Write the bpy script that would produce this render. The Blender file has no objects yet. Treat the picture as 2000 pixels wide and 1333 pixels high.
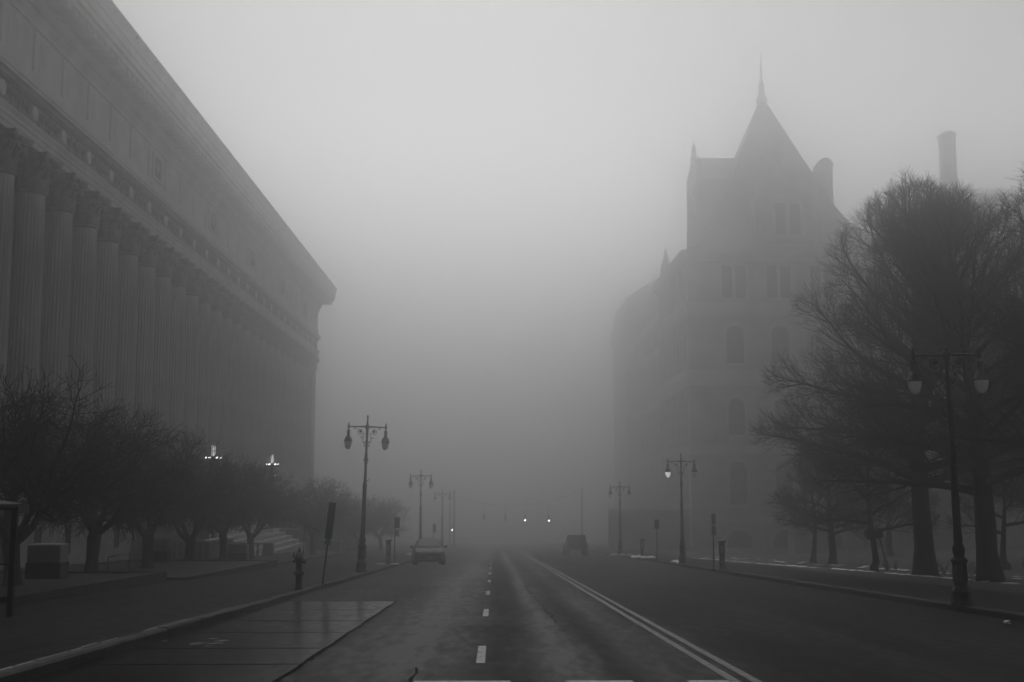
import bpy, math, random
from mathutils import Vector, Matrix
R = math.radians
scene = bpy.context.scene
col = scene.collection
SLOPE = 0.0385


def zg(y):
    """Height of the carriageway: the street falls away from the camera."""
    y = max(-40.0, min(340.0, y))
    return -SLOPE * y


# ------------------------------------------------------------------ materials
def new_mat(name):
    m = bpy.data.materials.new(name)
    m.use_nodes = True
    nt = m.node_tree
    b = nt.nodes['Principled BSDF']
    return m, nt, b


def mat(name, base, rough=0.8, var=0.25, scale=2.0, bump=0.0, bscale=None, stretch=(1, 1, 1), metal=0.0, spec=0.5, detail=6):
    m, nt, b = new_mat(name)
    tc = nt.nodes.new('ShaderNodeTexCoord')
    mp = nt.nodes.new('ShaderNodeMapping')
    mp.inputs['Scale'].default_value = stretch
    nt.links.new(tc.outputs['Object'], mp.inputs['Vector'])
    n = nt.nodes.new('ShaderNodeTexNoise')
    n.inputs['Scale'].default_value = scale
    n.inputs['Detail'].default_value = detail
    nt.links.new(mp.outputs['Vector'], n.inputs['Vector'])
    r = nt.nodes.new('ShaderNodeValToRGB')
    lo, hi = base * (1 - var), base * (1 + var)
    r.color_ramp.elements[0].position = 0.3
    r.color_ramp.elements[1].position = 0.7
    r.color_ramp.elements[0].color = (lo, lo, lo, 1)
    r.color_ramp.elements[1].color = (hi, hi, hi, 1)
    nt.links.new(n.outputs['Fac'], r.inputs['Fac'])
    nt.links.new(r.outputs['Color'], b.inputs['Base Color'])
    b.inputs['Roughness'].default_value = rough
    b.inputs['Metallic'].default_value = metal
    b.inputs['Specular IOR Level'].default_value = spec
    if bump:
        n2 = nt.nodes.new('ShaderNodeTexNoise')
        n2.inputs['Scale'].default_value = bscale or scale * 6
        n2.inputs['Detail'].default_value = 8
        nt.links.new(mp.outputs['Vector'], n2.inputs['Vector'])
        bp = nt.nodes.new('ShaderNodeBump')
        bp.inputs['Strength'].default_value = bump
        bp.inputs['Distance'].default_value = 0.05
        nt.links.new(n2.outputs['Fac'], bp.inputs['Height'])
        nt.links.new(bp.outputs['Normal'], b.inputs['Normal'])
    return m


def emit(name, strength):
    m, nt, b = new_mat(name)
    b.inputs['Base Color'].default_value = (.9, .9, .9, 1)
    b.inputs['Emission Color'].default_value = (1, 1, 1, 1)
    b.inputs['Emission Strength'].default_value = strength
    return m


def wet_mat(name, base, var, seed, tracks=False, r0=0.22, r1=0.6, spec=0.12):
    """Wet asphalt: streaky damp film, worn wheel tracks with lane reflections painted in, fine aggregate."""
    m, nt, b = new_mat(name)
    L = nt.links
    b.inputs['Specular IOR Level'].default_value = spec
    tc = nt.nodes.new('ShaderNodeTexCoord')

    def noise(scale, stretch, detail=6, off=0.0):
        mp = nt.nodes.new('ShaderNodeMapping')
        mp.inputs['Scale'].default_value = stretch
        mp.inputs['Location'].default_value = (seed + off, seed * 2.1, 0)
        L.new(tc.outputs['Object'], mp.inputs['Vector'])
        n = nt.nodes.new('ShaderNodeTexNoise')
        n.inputs['Scale'].default_value = scale
        n.inputs['Detail'].default_value = detail
        L.new(mp.outputs['Vector'], n.inputs['Vector'])
        return n.outputs['Fac']

    def math_(op, a, bb, c=None):
        x = nt.nodes.new('ShaderNodeMath')
        x.operation = op
        for i, v in enumerate((a, bb) if c is None else (a, bb, c)):
            if isinstance(v, (int, float)):
                x.inputs[i].default_value = v
            else:
                L.new(v, x.inputs[i])
        return x.outputs[0]

    streak = noise(1.0, (0.9, 0.05, 1), 5)
    patch = noise(0.35, (1, 0.6, 1), 4, 7.0)
    fine = noise(22, (1, .8, 1), 8, 3.0)
    damp = math_('ADD', math_('ADD', math_('MULTIPLY', streak, 0.4), math_('MULTIPLY', patch, 0.3)), math_('MULTIPLY', noise(3.5, (1.6, 0.35, 1), 8, 17.0), 0.6))
    if tracks:
        sep = nt.nodes.new('ShaderNodeSeparateXYZ')
        L.new(tc.outputs['Object'], sep.inputs[0])
        wob = math_('MULTIPLY_ADD', noise(0.12, (1, 1, 1), 3, 11.0), 0.5, -0.25)
        mr = nt.nodes.new('ShaderNodeMapRange')
        mr.inputs['From Min'].default_value = -5.6
        mr.inputs['From Max'].default_value = 10.6
        L.new(math_('ADD', sep.outputs[0], wob), mr.inputs['Value'])
        ramp = nt.nodes.new('ShaderNodeValToRGB')
        stops = [(-5.6, .35), (-4.6, .3), (-3.4, .35), (-2.2, .5), (-1.2, .78), (-.5, .6), (0.05, .2), (.45, .25), (.95, .75), (1.35, .45), (1.6, .25), (2.1, .55), (2.6, .45), (3.3, .25), (4.5, .15), (5.6, .3), (6.6, .15), (8.0, .22), (10.6, .1)]  # track tones; sky reflection lightens left lane, tree reflection darkens right, painted in
        el = ramp.color_ramp.elements
        while len(el) < len(stops):
            el.new(0.5)
        for e_, (x_, v_) in zip(el, stops):
            e_.position = (x_ + 5.6) / 16.2
            e_.color = (v_, v_, v_, 1)
        L.new(mr.outputs[0], ramp.inputs['Fac'])
        damp = math_('ADD', math_('MULTIPLY', damp, 0.75), math_('MULTIPLY_ADD', ramp.outputs['Color'], 0.5, -0.1))
    rr = nt.nodes.new('ShaderNodeMapRange')
    rr.inputs['From Min'].default_value = 0.42
    rr.inputs['From Max'].default_value = 0.78
    rr.inputs['To Min'].default_value = r1
    rr.inputs['To Max'].default_value = r0
    L.new(damp, rr.inputs['Value'])
    L.new(rr.outputs[0], b.inputs['Roughness'])
    cr = nt.nodes.new('ShaderNodeMapRange')
    cr.inputs['From Min'].default_value = 0.35
    cr.inputs['From Max'].default_value = 0.85
    cr.inputs['To Min'].default_value = base * (1 - var)
    cr.inputs['To Max'].default_value = base * (1 + var)
    L.new(damp, cr.inputs['Value'])
    c2 = math_('MULTIPLY', cr.outputs[0], math_('MULTIPLY_ADD', fine, 2.6, -0.3))
    L.new(c2, b.inputs['Base Color'])
    bp = nt.nodes.new('ShaderNodeBump')
    bp.inputs['Strength'].default_value = 0.35
    bp.inputs['Distance'].default_value = 0.006
    L.new(fine, bp.inputs['Height'])
    bp2 = nt.nodes.new('ShaderNodeBump')
    bp2.inputs['Strength'].default_value = 0.25
    bp2.inputs['Distance'].default_value = 0.03
    L.new(noise(1.6, (1, 0.5, 1), 5, 5.0), bp2.inputs['Height'])
    L.new(bp.outputs['Normal'], bp2.inputs['Normal'])
    L.new(bp2.outputs['Normal'], b.inputs['Normal'])
    return m


def paint_mat(name, paint, road, lo, hi):
    """Worn road paint: flakes off to the asphalt beneath."""
    m, nt, b = new_mat(name)
    L = nt.links
    tc = nt.nodes.new('ShaderNodeTexCoord')
    n = nt.nodes.new('ShaderNodeTexNoise')
    n.inputs['Scale'].default_value = 7
    n.inputs['Detail'].default_value = 9
    n.inputs['Roughness'].default_value = 0.7
    L.new(tc.outputs['Object'], n.inputs['Vector'])
    r = nt.nodes.new('ShaderNodeValToRGB')
    r.color_ramp.elements[0].position = lo
    r.color_ramp.elements[1].position = hi
    r.color_ramp.elements[0].color = (road, road, road, 1)
    r.color_ramp.elements[1].color = (paint, paint, paint, 1)
    L.new(n.outputs['Fac'], r.inputs['Fac'])
    L.new(r.outputs['Color'], b.inputs['Base Color'])
    b.inputs['Roughness'].default_value = 0.55
    return m


M = {}
M['asphalt'] = wet_mat('wet_asphalt', 0.014, 0.45, 1.3, True, 0.4, 0.8, 0.05)
M['pad'] = wet_mat('wet_concrete', 0.013, 0.3, 4.7, False, 0.06, 0.3, 0.06)
M['pave'] = wet_mat('wet_paving', 0.011, 0.3, 9.1, False, 0.6, 0.9, 0.04)
M['kerb'] = mat('kerb_granite', 0.035, 0.7, 0.4, 3, 0.3, spec=0.15)
M['ground'] = mat('dark_ground', 0.035, 0.9, 0.3, 0.3, 0.3, 3)
M['lawn'] = mat('winter_lawn', 0.04, 0.95, 0.4, 1.5, 0.6, 20)
M['soil'] = mat('bed_soil', 0.015, 0.95, 0.4, 3, 0.6, 20)
M['paint'] = paint_mat('road_paint', 0.3, 0.02, 0.33, 0.5)
M['yellow'] = paint_mat('worn_yellow_paint', 0.12, 0.015, 0.42, 0.6)
M['stone'] = mat('marble', 0.6, 0.75, 0.16, 0.6, 0.25, 5)
M['stoned'] = mat('weathered_marble', 0.36, 0.8, 0.3, 0.9, 0.4, 5)
M['colstone'] = mat('column_marble', 0.45, 0.8, 0.28, 1.2, 0.35, 8, (1, 1, 0.25))
M['podium'] = mat('podium_granite', 0.4, 0.8, 0.2, 0.8, 0.3, 8)
M['granite'] = mat('capitol_granite', 0.5, 0.85, 0.35, 0.25, 0.5, 3)
M['granite2'] = mat('capitol_trim', 0.72, 0.85, 0.2, 0.5, 0.4, 3)
M['surround'] = mat('window_surround', 0.6, 0.85, 0.25, 0.6, 0.4, 3)
M['slate'] = mat('roof_slate', 0.3, 0.6, 0.2, 1.0, 0.3, 6)
M['dark'] = mat('dark_glass', 0.006, 0.3, 0.2, 1, spec=0.15)
M['iron'] = mat('black_iron', 0.01, 0.5, 0.35, 6, 0.2, spec=0.2)
M['steel'] = mat('dull_steel', 0.12, 0.4, 0.2, 5, 0, metal=0.6)
M['bright'] = mat('bright_steel', 0.55, 0.3, 0.1, 5, 0, metal=0.9)
M['signback'] = mat('sign_aluminium', 0.025, 0.6, 0.15, 4, spec=.2)
M['signpale'] = mat('sign_pale', 0.2, 0.6, 0.15, 4)
M['bark'] = mat('bark', 0.014, 0.95, 0.4, 6, 0.8, 25, (1, 1, 0.3))
M['twig'] = mat('twigs', 0.014, 0.9, 0.3, 3)
M['concrete'] = mat('pale_concrete', 0.2, 0.85, 0.2, 2, 0.3)
M['plinth'] = mat('dark_plinth', 0.03, 0.85, 0.25, 2, 0.3)
M['snow'] = mat('old_snow', 0.75, 0.7, 0.25, 3, 0.6, 10)
M['carpaint'] = mat('dark_car_paint', 0.015, 0.4, 0.1, 1, spec=0.15)
M['chrome'] = mat('chrome', 0.7, 0.15, 0.05, 1, metal=1)
M['tyre'] = mat('tyre_rubber', 0.015, 0.85, 0.2, 5)
M['lens'] = mat('headlamp_lens', 0.3, 0.15, 0.1, 5)
M['redlens'] = mat('tail_lens', 0.06, 0.25, 0.1, 5)
M['wood'] = mat('dark_wood', 0.03, 0.9, 0.3, 5, 0.3)
M['lit'] = emit('lit_bulb', 3.2)
M['litfar'] = emit('lit_signal', 4.5)
M['litlamp'] = emit('lit_globe', .33)
mg, nt, b = new_mat('opal_globe')
b.inputs['Base Color'].default_value = (.85, .85, .85, 1)
b.inputs['Roughness'].default_value = .3
b.inputs['Transmission Weight'].default_value = .25
M['globe'] = mg
mgl, nt, b = new_mat('clear_glass')
b.inputs['Base Color'].default_value = (.85, .85, .85, 1)
b.inputs['Roughness'].default_value = .05
b.inputs['Transmission Weight'].default_value = .92
b.inputs['IOR'].default_value = 1.05
M['glass'] = mgl


# ------------------------------------------------------------------ mesh helpers
class MB:
    def __init__(self):
        self.v, self.f, self.s = [], [], []

    def add(self, vs, fs, smooth=False):
        o = len(self.v)
        self.v.extend(vs)
        for f in fs:
            self.f.append(tuple(i + o for i in f))
            self.s.append(smooth)
        return self

    def box(self, x0, x1, y0, y1, z0, z1, M_=None):
        vs = [(x, y, z) for z in (z0, z1) for y in (y0, y1) for x in (x0, x1)]
        if M_:
            vs = [tuple(M_ @ Vector(v)) for v in vs]
        return self.add(vs, [(0, 2, 3, 1), (4, 5, 7, 6), (0, 1, 5, 4), (2, 6, 7, 3), (0, 4, 6, 2), (1, 3, 7, 5)])

    def bevbox(self, x0, x1, y0, y1, z0, z1, b_=0.02):
        """Box with chamfered vertical edges and top."""
        def ring(i, z):
            return [(x0 + i + b_, y0 + i, z), (x1 - i - b_, y0 + i, z), (x1 - i, y0 + i + b_, z), (x1 - i, y1 - i - b_, z),
                    (x1 - i - b_, y1 - i, z), (x0 + i + b_, y1 - i, z), (x0 + i, y1 - i - b_, z), (x0 + i, y0 + i + b_, z)]
        return self.rings([ring(0, z0), ring(0, z1 - b_), ring(b_, z1)], cap=True)

    def rings(self, rs, cap=False, closed=True, smooth=False):
        n = len(rs[0])
        vs = [p for r in rs for p in r]
        fs = []
        for i in range(len(rs) - 1):
            for j in range(n if closed else n - 1):
                k = (j + 1) % n
                fs.append((i * n + j, i * n + k, (i + 1) * n + k, (i + 1) * n + j))
        o = len(self.v)
        self.add(vs, fs, smooth)
        if cap:
            self.f.append(tuple(o + j for j in range(n))[::-1])
            self.f.append(tuple(o + (len(rs) - 1) * n + j for j in range(n)))
            self.s += [False, False]
        return self

    def lathe(self, prof, n=16, c=(0, 0, 0), smooth=True, square=None):
        rs = []
        for r, z in prof:
            ring = []
            for k in range(n):
                a = 2 * math.pi * k / n
                ring.append((c[0] + r * math.cos(a), c[1] + r * math.sin(a), c[2] + z))
            rs.append(ring)
        return self.rings(rs, cap=True, smooth=smooth)

    def tube(self, pts, rad, k=6, smooth=True):
        if not hasattr(rad, '__len__'):
            rad = [rad] * len(pts)
        pts = [Vector(p) for p in pts]
        rs = []
        n = len(pts)
        ref = None
        for i, p in enumerate(pts):
            d = (pts[min(i + 1, n - 1)] - pts[max(i - 1, 0)])
            if d.length < 1e-9:
                d = Vector((0, 0, 1))
            d.normalize()
            if ref is None:
                ref = Vector((1, 0, 0)) if abs(d.x) < 0.8 else Vector((0, 1, 0))
            u = d.cross(ref)
            if u.length < 1e-4:
                u = d.orthogonal()
            u.normalize()
            w = d.cross(u)
            rs.append([tuple(p + (u * math.cos(2 * math.pi * j / k) + w * math.sin(2 * math.pi * j / k)) * rad[i]) for j in range(k)])
        return self.rings(rs, cap=k > 3, smooth=smooth)

    def sphere(self, c, r, n=10, m=7, sq=(1, 1, 1)):
        rs = []
        for i in range(m + 1):
            t = math.pi * (i + 0.02) / (m + 0.04)
            rs.append([(c[0] + sq[0] * r * math.sin(t) * math.cos(2 * math.pi * j / n), c[1] + sq[1] * r * math.sin(t) * math.sin(2 * math.pi * j / n), c[2] - sq[2] * r * math.cos(t)) for j in range(n)])
        return self.rings(rs, cap=True, smooth=True)

    def mesh(self, name):
        me = bpy.data.meshes.new(name)
        me.from_pydata(self.v, [], self.f)
        me.polygons.foreach_set('use_smooth', self.s)
        me.update()
        return me

    def build(self, name, m, parent=None, loc=(0, 0, 0)):
        me = self.mesh(name)
        me.materials.append(M[m])
        return place(name, me, parent, loc)


def place(name, me, parent=None, loc=(0, 0, 0), rot=(0, 0, 0), scale=(1, 1, 1)):
    o = bpy.data.objects.new(name, me)
    col.objects.link(o)
    o.location, o.rotation_euler, o.scale = loc, rot, scale
    if parent:
        o.parent = parent
    return o


def thing(name, label, cat, loc=(0, 0, 0), rz=0.0, group=None, scale=(1, 1, 1)):
    o = bpy.data.objects.new(name, None)
    o.empty_display_size = 0.3
    col.objects.link(o)
    o.location = loc
    o.rotation_euler = (0, 0, rz)
    o.scale = scale
    tag(o, label, cat, group)
    return o


def tag(o, label, cat, group=None):
    o['label'] = label
    o['category'] = cat
    if group:
        o['group'] = group
    return o


def struct(o, kind='structure'):
    o['kind'] = kind
    return o


def dup(root, loc, label, rz=0.0, scale=(1, 1, 1), group=None):
    r = root.copy()
    col.objects.link(r)
    r.location, r.rotation_euler, r.scale = loc, (0, 0, rz), scale
    r['label'] = label
    if group:
        r['group'] = group
    for ch in root.children:
        c = ch.copy()
        col.objects.link(c)
        c.parent = r
        for g in ch.children:
            d = g.copy()
            col.objects.link(d)
            d.parent = c
    return r


# ------------------------------------------------------------------ camera, light, air
cam = bpy.data.cameras.new('camera')
cam.sensor_width = 36
cam.lens = 36 * 2300 / 2000
cam.clip_end = 4000
cam.clip_start = 0.1
co = bpy.data.objects.new('camera', cam)
col.objects.link(co)
co.location = (0, 0, 1.7)
co.rotation_euler = (R(90 + 7.2108), 0, R(-0.865))
scene.camera = co

SUN_EL, SUN_ROT = R(60), R(-3)
w = bpy.data.worlds.new('World')
scene.world = w
w.use_nodes = True
nt = w.node_tree
bg = nt.nodes['Background']
sky = nt.nodes.new('ShaderNodeTexSky')
sky.sky_type = 'NISHITA'
sky.sun_disc = False
sky.sun_elevation = SUN_EL
sky.sun_rotation = SUN_ROT
sky.dust_density = 6
bw = nt.nodes.new('ShaderNodeRGBToBW')
nt.links.new(sky.outputs[0], bw.inputs[0])
tcw = nt.nodes.new('ShaderNodeTexCoord')
sepw = nt.nodes.new('ShaderNodeSeparateXYZ')
nt.links.new(tcw.outputs['Generated'], sepw.inputs[0])
cloud = nt.nodes.new('ShaderNodeValToRGB')              # cloud deck: palest low over the street, duller overhead
cloud.color_ramp.interpolation = 'B_SPLINE'
CLOUD = [(0.0, 1.0), (.1, 1.0), (.2, .9), (.28, .62), (.34, .38), (.42, .23), (.6, .1), (1.0, .06)]
while len(cloud.color_ramp.elements) < len(CLOUD):
    cloud.color_ramp.elements.new(.5)
for e_, (q_, v_) in zip(cloud.color_ramp.elements, CLOUD):
    e_.position = q_
    e_.color = (v_, v_, v_, 1)
nt.links.new(sepw.outputs[2], cloud.inputs['Fac'])
mulw = nt.nodes.new('ShaderNodeMix')
mulw.data_type = 'RGBA'
mulw.blend_type = 'MULTIPLY'
mulw.inputs[0].default_value = 1
nt.links.new(bw.outputs[0], mulw.inputs[6])
nt.links.new(cloud.outputs[0], mulw.inputs[7])
nt.links.new(mulw.outputs[2], bg.inputs['Color'])
bg.inputs['Strength'].default_value = 0.15

sun = bpy.data.lights.new('sun', 'SUN')
sun.energy = 0.5
sun.angle = R(60)
so = bpy.data.objects.new('sun', sun)
col.objects.link(so)
so.location = (0, 60, 120)
sd = Vector((math.sin(SUN_ROT) * math.cos(SUN_EL), math.cos(SUN_ROT) * math.cos(SUN_EL), math.sin(SUN_EL)))
so.rotation_euler = sd.to_track_quat('Z', 'Y').to_euler()

HAZE_DENS, HAZE_COL = 0.0103, 0.875
hm = bpy.data.materials.new('fog_air')
hm.use_nodes = True
nt = hm.node_tree
nt.nodes.remove(nt.nodes['Principled BSDF'])
pv = nt.nodes.new('ShaderNodeVolumePrincipled')
pv.inputs['Color'].default_value = (HAZE_COL, HAZE_COL, HAZE_COL, 1)
pv.inputs['Density'].default_value = HAZE_DENS
pv.inputs['Anisotropy'].default_value = 0.93
nt.links.new(pv.outputs[0], nt.nodes['Material Output'].inputs['Volume'])
M['haze'] = hm
struct(MB().box(-960, 960, -960, 960, -15.2, 76).build('haze', 'haze'), 'stuff')

# ------------------------------------------------------------------ ground and street
YS = [-940, -40] + [-30 + 10 * i for i in range(38)] + [940]
YR = [y for y in YS if -50 < y < 345] + [900]


def strip(name, m, x0, x1, h, ys, skirt=0.0):
    mb = MB()
    up = [[(x, y, zg(y) + h) for y in ys] for x in (x0, x1)]
    mb.rings([up[1], up[0]], closed=False)
    if skirt:
        dn = [[(x, y, zg(y) + h - skirt) for y in ys] for x in (x0, x1)]
        mb.rings([up[0], dn[0]], closed=False)
        mb.rings([dn[1], up[1]], closed=False)
    return struct(mb.build(name, m))


KL, KR = -5.6, 10.6
strip('ground', 'ground', -940, 940, -0.12, YS)
strip('road', 'asphalt', KL, KR, 0.0, YR)
strip('pavement', 'pave', -26.0, KL - 0.16, 0.145, YR, 0.3)
strip('pavement', 'pave', KR + 0.16, 14.4, 0.145, YR, 0.3)
strip('lawn', 'lawn', 14.4, 130, 0.10, YR)
strip('forecourt', 'pave', -60, -26.0, 0.13, YR)


def kerb_run(x0, x1, inner):
    mb = MB()
    rnd = random.Random(int(x0 * 7))
    y = -20.0
    while y < 260:
        L = 2.4
        dz = rnd.uniform(-0.008, 0.012)
        dx = rnd.uniform(-0.012, 0.012)
        za, zb = zg(y + 0.006), zg(y + L - 0.006)
        a, b_ = x0 + dx, x1 + dx
        c = 0.03
        if inner > 0:   # road side is +x
            prof = [(a, -0.2), (a, 0.155), (b_ - c, 0.155), (b_, 0.12), (b_, -0.2)]
        else:
            prof = [(a, -0.2), (a, 0.12), (a + c, 0.155), (b_, 0.155), (b_, -0.2)]
        mb.rings([[(p, y + 0.006, za + q + dz) for p, q in prof], [(p, y + L - 0.006, zb + q + dz) for p, q in prof]], cap=True)
        y += L
    return struct(mb.build('kerb', 'kerb'))


kerb_run(KL - 0.17, KL, 1)
kerb_run(KR, KR + 0.17, -1)


def sheet(mb, x0, x1, y0, y1, h, n=1):
    for i in range(n):
        a, b_ = y0 + (y1 - y0) * i / n, y0 + (y1 - y0) * (i + 1) / n
        mb.add([(x0, a, zg(a) + h), (x1, a, zg(a) + h), (x1, b_, zg(b_) + h), (x0, b_, zg(b_) + h)], [(0, 1, 2, 3)])


# concrete bus pad laid in the carriageway, slab joints cut as real gaps
mb = MB()
rnd = random.Random(3)
ylist = [11.2, 13.9, 16.3, 18.6, 21.6, 24.6, 28.2, 31.9]
edge = lambda y: -2.6 + 0.012 * math.sin(y * 1.7)
for a, b_ in zip(ylist[:-1], ylist[1:]):
    n = 10
    L_, R_ = [], []
    for i in range(n + 1):
        y = a + 0.02 + (b_ - a - 0.04) * i / n
        L_.append((KL + 0.02, y, zg(y) + 0.004))
        R_.append((edge(y) + rnd.uniform(-0.03, 0.03), y, zg(y) + 0.004))
    mb.rings([R_, L_], closed=False)
struct(mb.build('concrete_pad', 'pad'))
# tar seams round the pad
mb = MB()
for i in range(60):
    a = 11.2 + 20.8 * i / 60
    b_ = a + 20.8 / 60
    w0 = 0.02 + 0.05 * rnd.random()
    sheet(mb, edge(a) - 0.01, edge(a) + w0 + 0.02, a, b_, 0.006)
for y in ylist:
    sheet(mb, KL + 0.05, edge(y), y - 0.02, y + 0.02, 0.007)
M['tar'] = mat('tar_seam', 0.004, 0.85, 0.3, 8, spec=0.03)
struct(mb.build('tar_seam', 'tar'))

# cracks in the asphalt
mb = MB()
for x, y0, L in [(-0.95, 13.2, 3), (1.2, 24, 9), (1.05, 36, 8), (-4.0, 40, 10), (6.2, 30, 14)]:
    pts = []
    px = x
    for i in range(int(L * 3)):
        y = y0 + i / 3
        px += rnd.uniform(-0.06, 0.06)
        pts.append((px, y))
    for (xa, ya), (xb, yb) in zip(pts[:-1], pts[1:]):
        wd = 0.012 + 0.02 * rnd.random()
        mb.add([(xa - wd, ya, zg(ya) + .003), (xa + wd, ya, zg(ya) + .003), (xb + wd, yb, zg(yb) + .003), (xb - wd, yb, zg(yb) + .003)], [(0, 1, 2, 3)])
struct(mb.build('road_crack', 'tar'))

# lane dashes, centre line and stop line
mb = MB()
y = 16.4 - 9.45
while y < 150:
    sheet(mb, -0.24, -0.12, y, y + 2.5, 0.005)
    y += 9.45
struct(mb.build('road_marking', 'paint'))
mb = MB()
for x in (2.80, 3.05):
    y = 8.0
    while y < 170:
        sheet(mb, x, x + 0.12, y, y + 6, 0.005)
        y += 6
struct(mb.build('road_marking', 'yellow'))
mb = MB()
for a, b_ in [(-0.95, 0.2), (0.85, 1.65), (2.3, 2.79)]:
    sheet(mb, a, b_, 13.95, 14.4, 0.005)
struct(mb.build('road_marking', 'paint'))

# paving joints of the left footway
mb = MB()
y = 16
while y < 70:
    sheet(mb, -11.0, KL - 0.2, y, y + 0.025, 0.149)
    y += 1.6
for x in (-7.4, -9.2):
    sheet(mb, x, x + 0.02, 14, 80, 0.149, 14)
struct(mb.build('paving_joint', 'tar'))


# snow remnants
def snow(name, cx, cy, lx, ly, hgt, h0, seed, count):
    r_ = random.Random(seed)
    mb = MB()
    for _ in range(count):
        x = cx + r_.uniform(-lx, lx)
        y = cy + r_.uniform(-ly, ly)
        s = r_.uniform(.4, 1)
        n = 9
        rs = []
        for f, z in ((1, 0), (.8, .5), (.45, .85), (.05, 1)):
            rs.append([(x + lx * .35 * s * f * math.cos(2 * math.pi * j / n) * (1 + .25 * math.sin(j * 2.3 + seed)), y + ly * .35 * s * f * math.sin(2 * math.pi * j / n) * (1 + .25 * math.cos(j * 1.9 + seed)), zg(y) + h0 + hgt * s * z) for j in range(n)])
        mb.rings(rs, cap=True, smooth=True)
    return struct(mb.build(name, 'snow'), 'stuff')


snow('snow', -5.95, 68.0, .7, .5, .07, .14, 1, 9)
snow('snow', 10.9, 86.5, .8, 1.8, .2, .14, 2, 16)
snow('snow', 10.6, 98.6, .9, 1.0, .2, .14, 3, 7)
snow('snow', 11.0, 72.0, .4, 3.0, .12, .14, 4, 8)
snow('snow', -6.2, 100, .9, 1.0, .2, .14, 5, 5)
snow('snow', -13.2, 83, 1.0, 1.5, .1, .14, 6, 6)
mb = MB()
rnd = random.Random(8)
pts = [(13.9, 92), (15.4, 82), (15.8, 68.5), (16.9, 58.5), (17.2, 53), (17.4, 47), (17.6, 40), (17.8, 33)]
for off, wmax, keep in ((0, .28, .7), (2.4, .2, .4), (3.4, .3, .25)):
    for (xa, ya), (xb, yb) in zip(pts[:-1], pts[1:]):
        n = 16
        for i in range(n):
            if rnd.random() > keep:
                continue
            t0, t1 = i / n, (i + 1) / n
            a = (xa + (xb - xa) * t0 + off, ya + (yb - ya) * t0)
            b_ = (xa + (xb - xa) * t1 + off, ya + (yb - ya) * t1)
            wa = wmax * (0.3 + .7 * rnd.random())
            h = .02 + .03 * rnd.random()
            mb.rings([[(a[0] - wa, a[1], zg(a[1]) + .1), (a[0], a[1], zg(a[1]) + .1 + h), (a[0] + wa, a[1], zg(a[1]) + .1)],
                      [(b_[0] - wa, b_[1], zg(b_[1]) + .1), (b_[0], b_[1], zg(b_[1]) + .1 + h), (b_[0] + wa, b_[1], zg(b_[1]) + .1)]], cap=True)
struct(mb.build('snow', 'snow'), 'stuff')
# thin slush line along the left kerb
mb = MB()
y = 12.0
while y < 27:
    L = .3 + rnd.random() * .9
    if rnd.random() < .75:
        x = KL - .25 + rnd.uniform(-.03, .03)
        sheet(mb, x, x + .03 + .03 * rnd.random(), y, y + L, .152)
    y += L + .1
for k in range(26):
    x, y = rnd.gauss(-4.7, .25), rnd.gauss(19.6, .25)
    if k > 15:
        x, y = rnd.gauss(-5.0, .3), rnd.gauss(37.5, .6)
    q = rnd.uniform(.03, .09)
    sheet(mb, x, x + q * 1.6, y, y + q, .009 + .0002 * k)
M['slush'] = mat('grey_slush', .22, .7, .3, 8)
struct(mb.build('slush', 'slush'), 'stuff')

# ------------------------------------------------------------------ colonnaded building (left)
XF = -26.3
Y0, Y1 = 4.0, 174.0
cb = thing('colonnade_building', 'long marble building with a row of giant fluted columns under a deep cornice', 'building', (XF, 100, 0))
OFF = (-XF, -100, 0)


def sweep(prof, name, m, extra=None):
    mb = MB()
    rows = []
    for p, z in prof:
        rows.append([(XF + p, Y0 - p, z), (XF + p, Y1 + p, z), (-62, Y1 + p, z)])
    mb.rings(rows, closed=False)
    mb.f = [f[::-1] for f in mb.f]
    if extra:
        extra(mb)
    return mb.build(name, m, cb, OFF)


sweep([(-2.0, 21.0), (0.12, 21.0), (0.12, 21.33), (0.19, 21.33), (0.19, 21.65), (0.26, 21.65), (0.26, 21.9), (0.29, 21.92), (0.31, 22.0), (0.36, 22.1), (0.36, 22.18), (0.0, 22.2)], 'architrave', 'stone')

BAY = 4.5
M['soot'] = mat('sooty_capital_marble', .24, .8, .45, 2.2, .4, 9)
M['medal'] = mat('medallion_marble', .65, .6, .1, 3)
M['frieze'] = mat('dark_frieze', .2, .85, .4, 2.5, .5, 14)  # frieze ground and relief, darker than the medallions
M['shade'] = mat('portico_wall', .07, .85, .25, .7, .3, 5)  # wall darkened: the shade between the columns is put into its colour
YC = [62.9 + BAY * i for i in range(-12, 24)]          # the 36 column axes


def frieze_relief(mb):
    rnd = random.Random(5)
    for y in [56.5 + BAY * i for i in range(-11, 26)]:
        # acanthus scrolls and figures between the medallions
        for s in (-1, 1):
            for q, (cy, cz, r_) in enumerate(((1.05, .5, .34), (1.85, .55, .3))):
                pts = []
                for k in range(15):
                    a = k / 14 * 4.2 * math.pi / 1.5
                    rr = r_ * (1 - k / 17)
                    pts.append((XF + .06, y + s * (cy + rr * math.cos(a) * (1 if q else -1)), 22.5 + cz + rr * math.sin(a)))
                mb.tube(pts, .06, 4)
            for k in range(5):
                mb.sphere((XF + .03, y + s * rnd.uniform(.6, 2.2), 22.4 + rnd.uniform(.12, 1.05)), rnd.uniform(.07, .15), 6, 4, (.7, 1, 1.4))
        mb.box(XF - .02, XF + .1, y + 2.17, y + 2.33, 22.3, 23.5)


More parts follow.
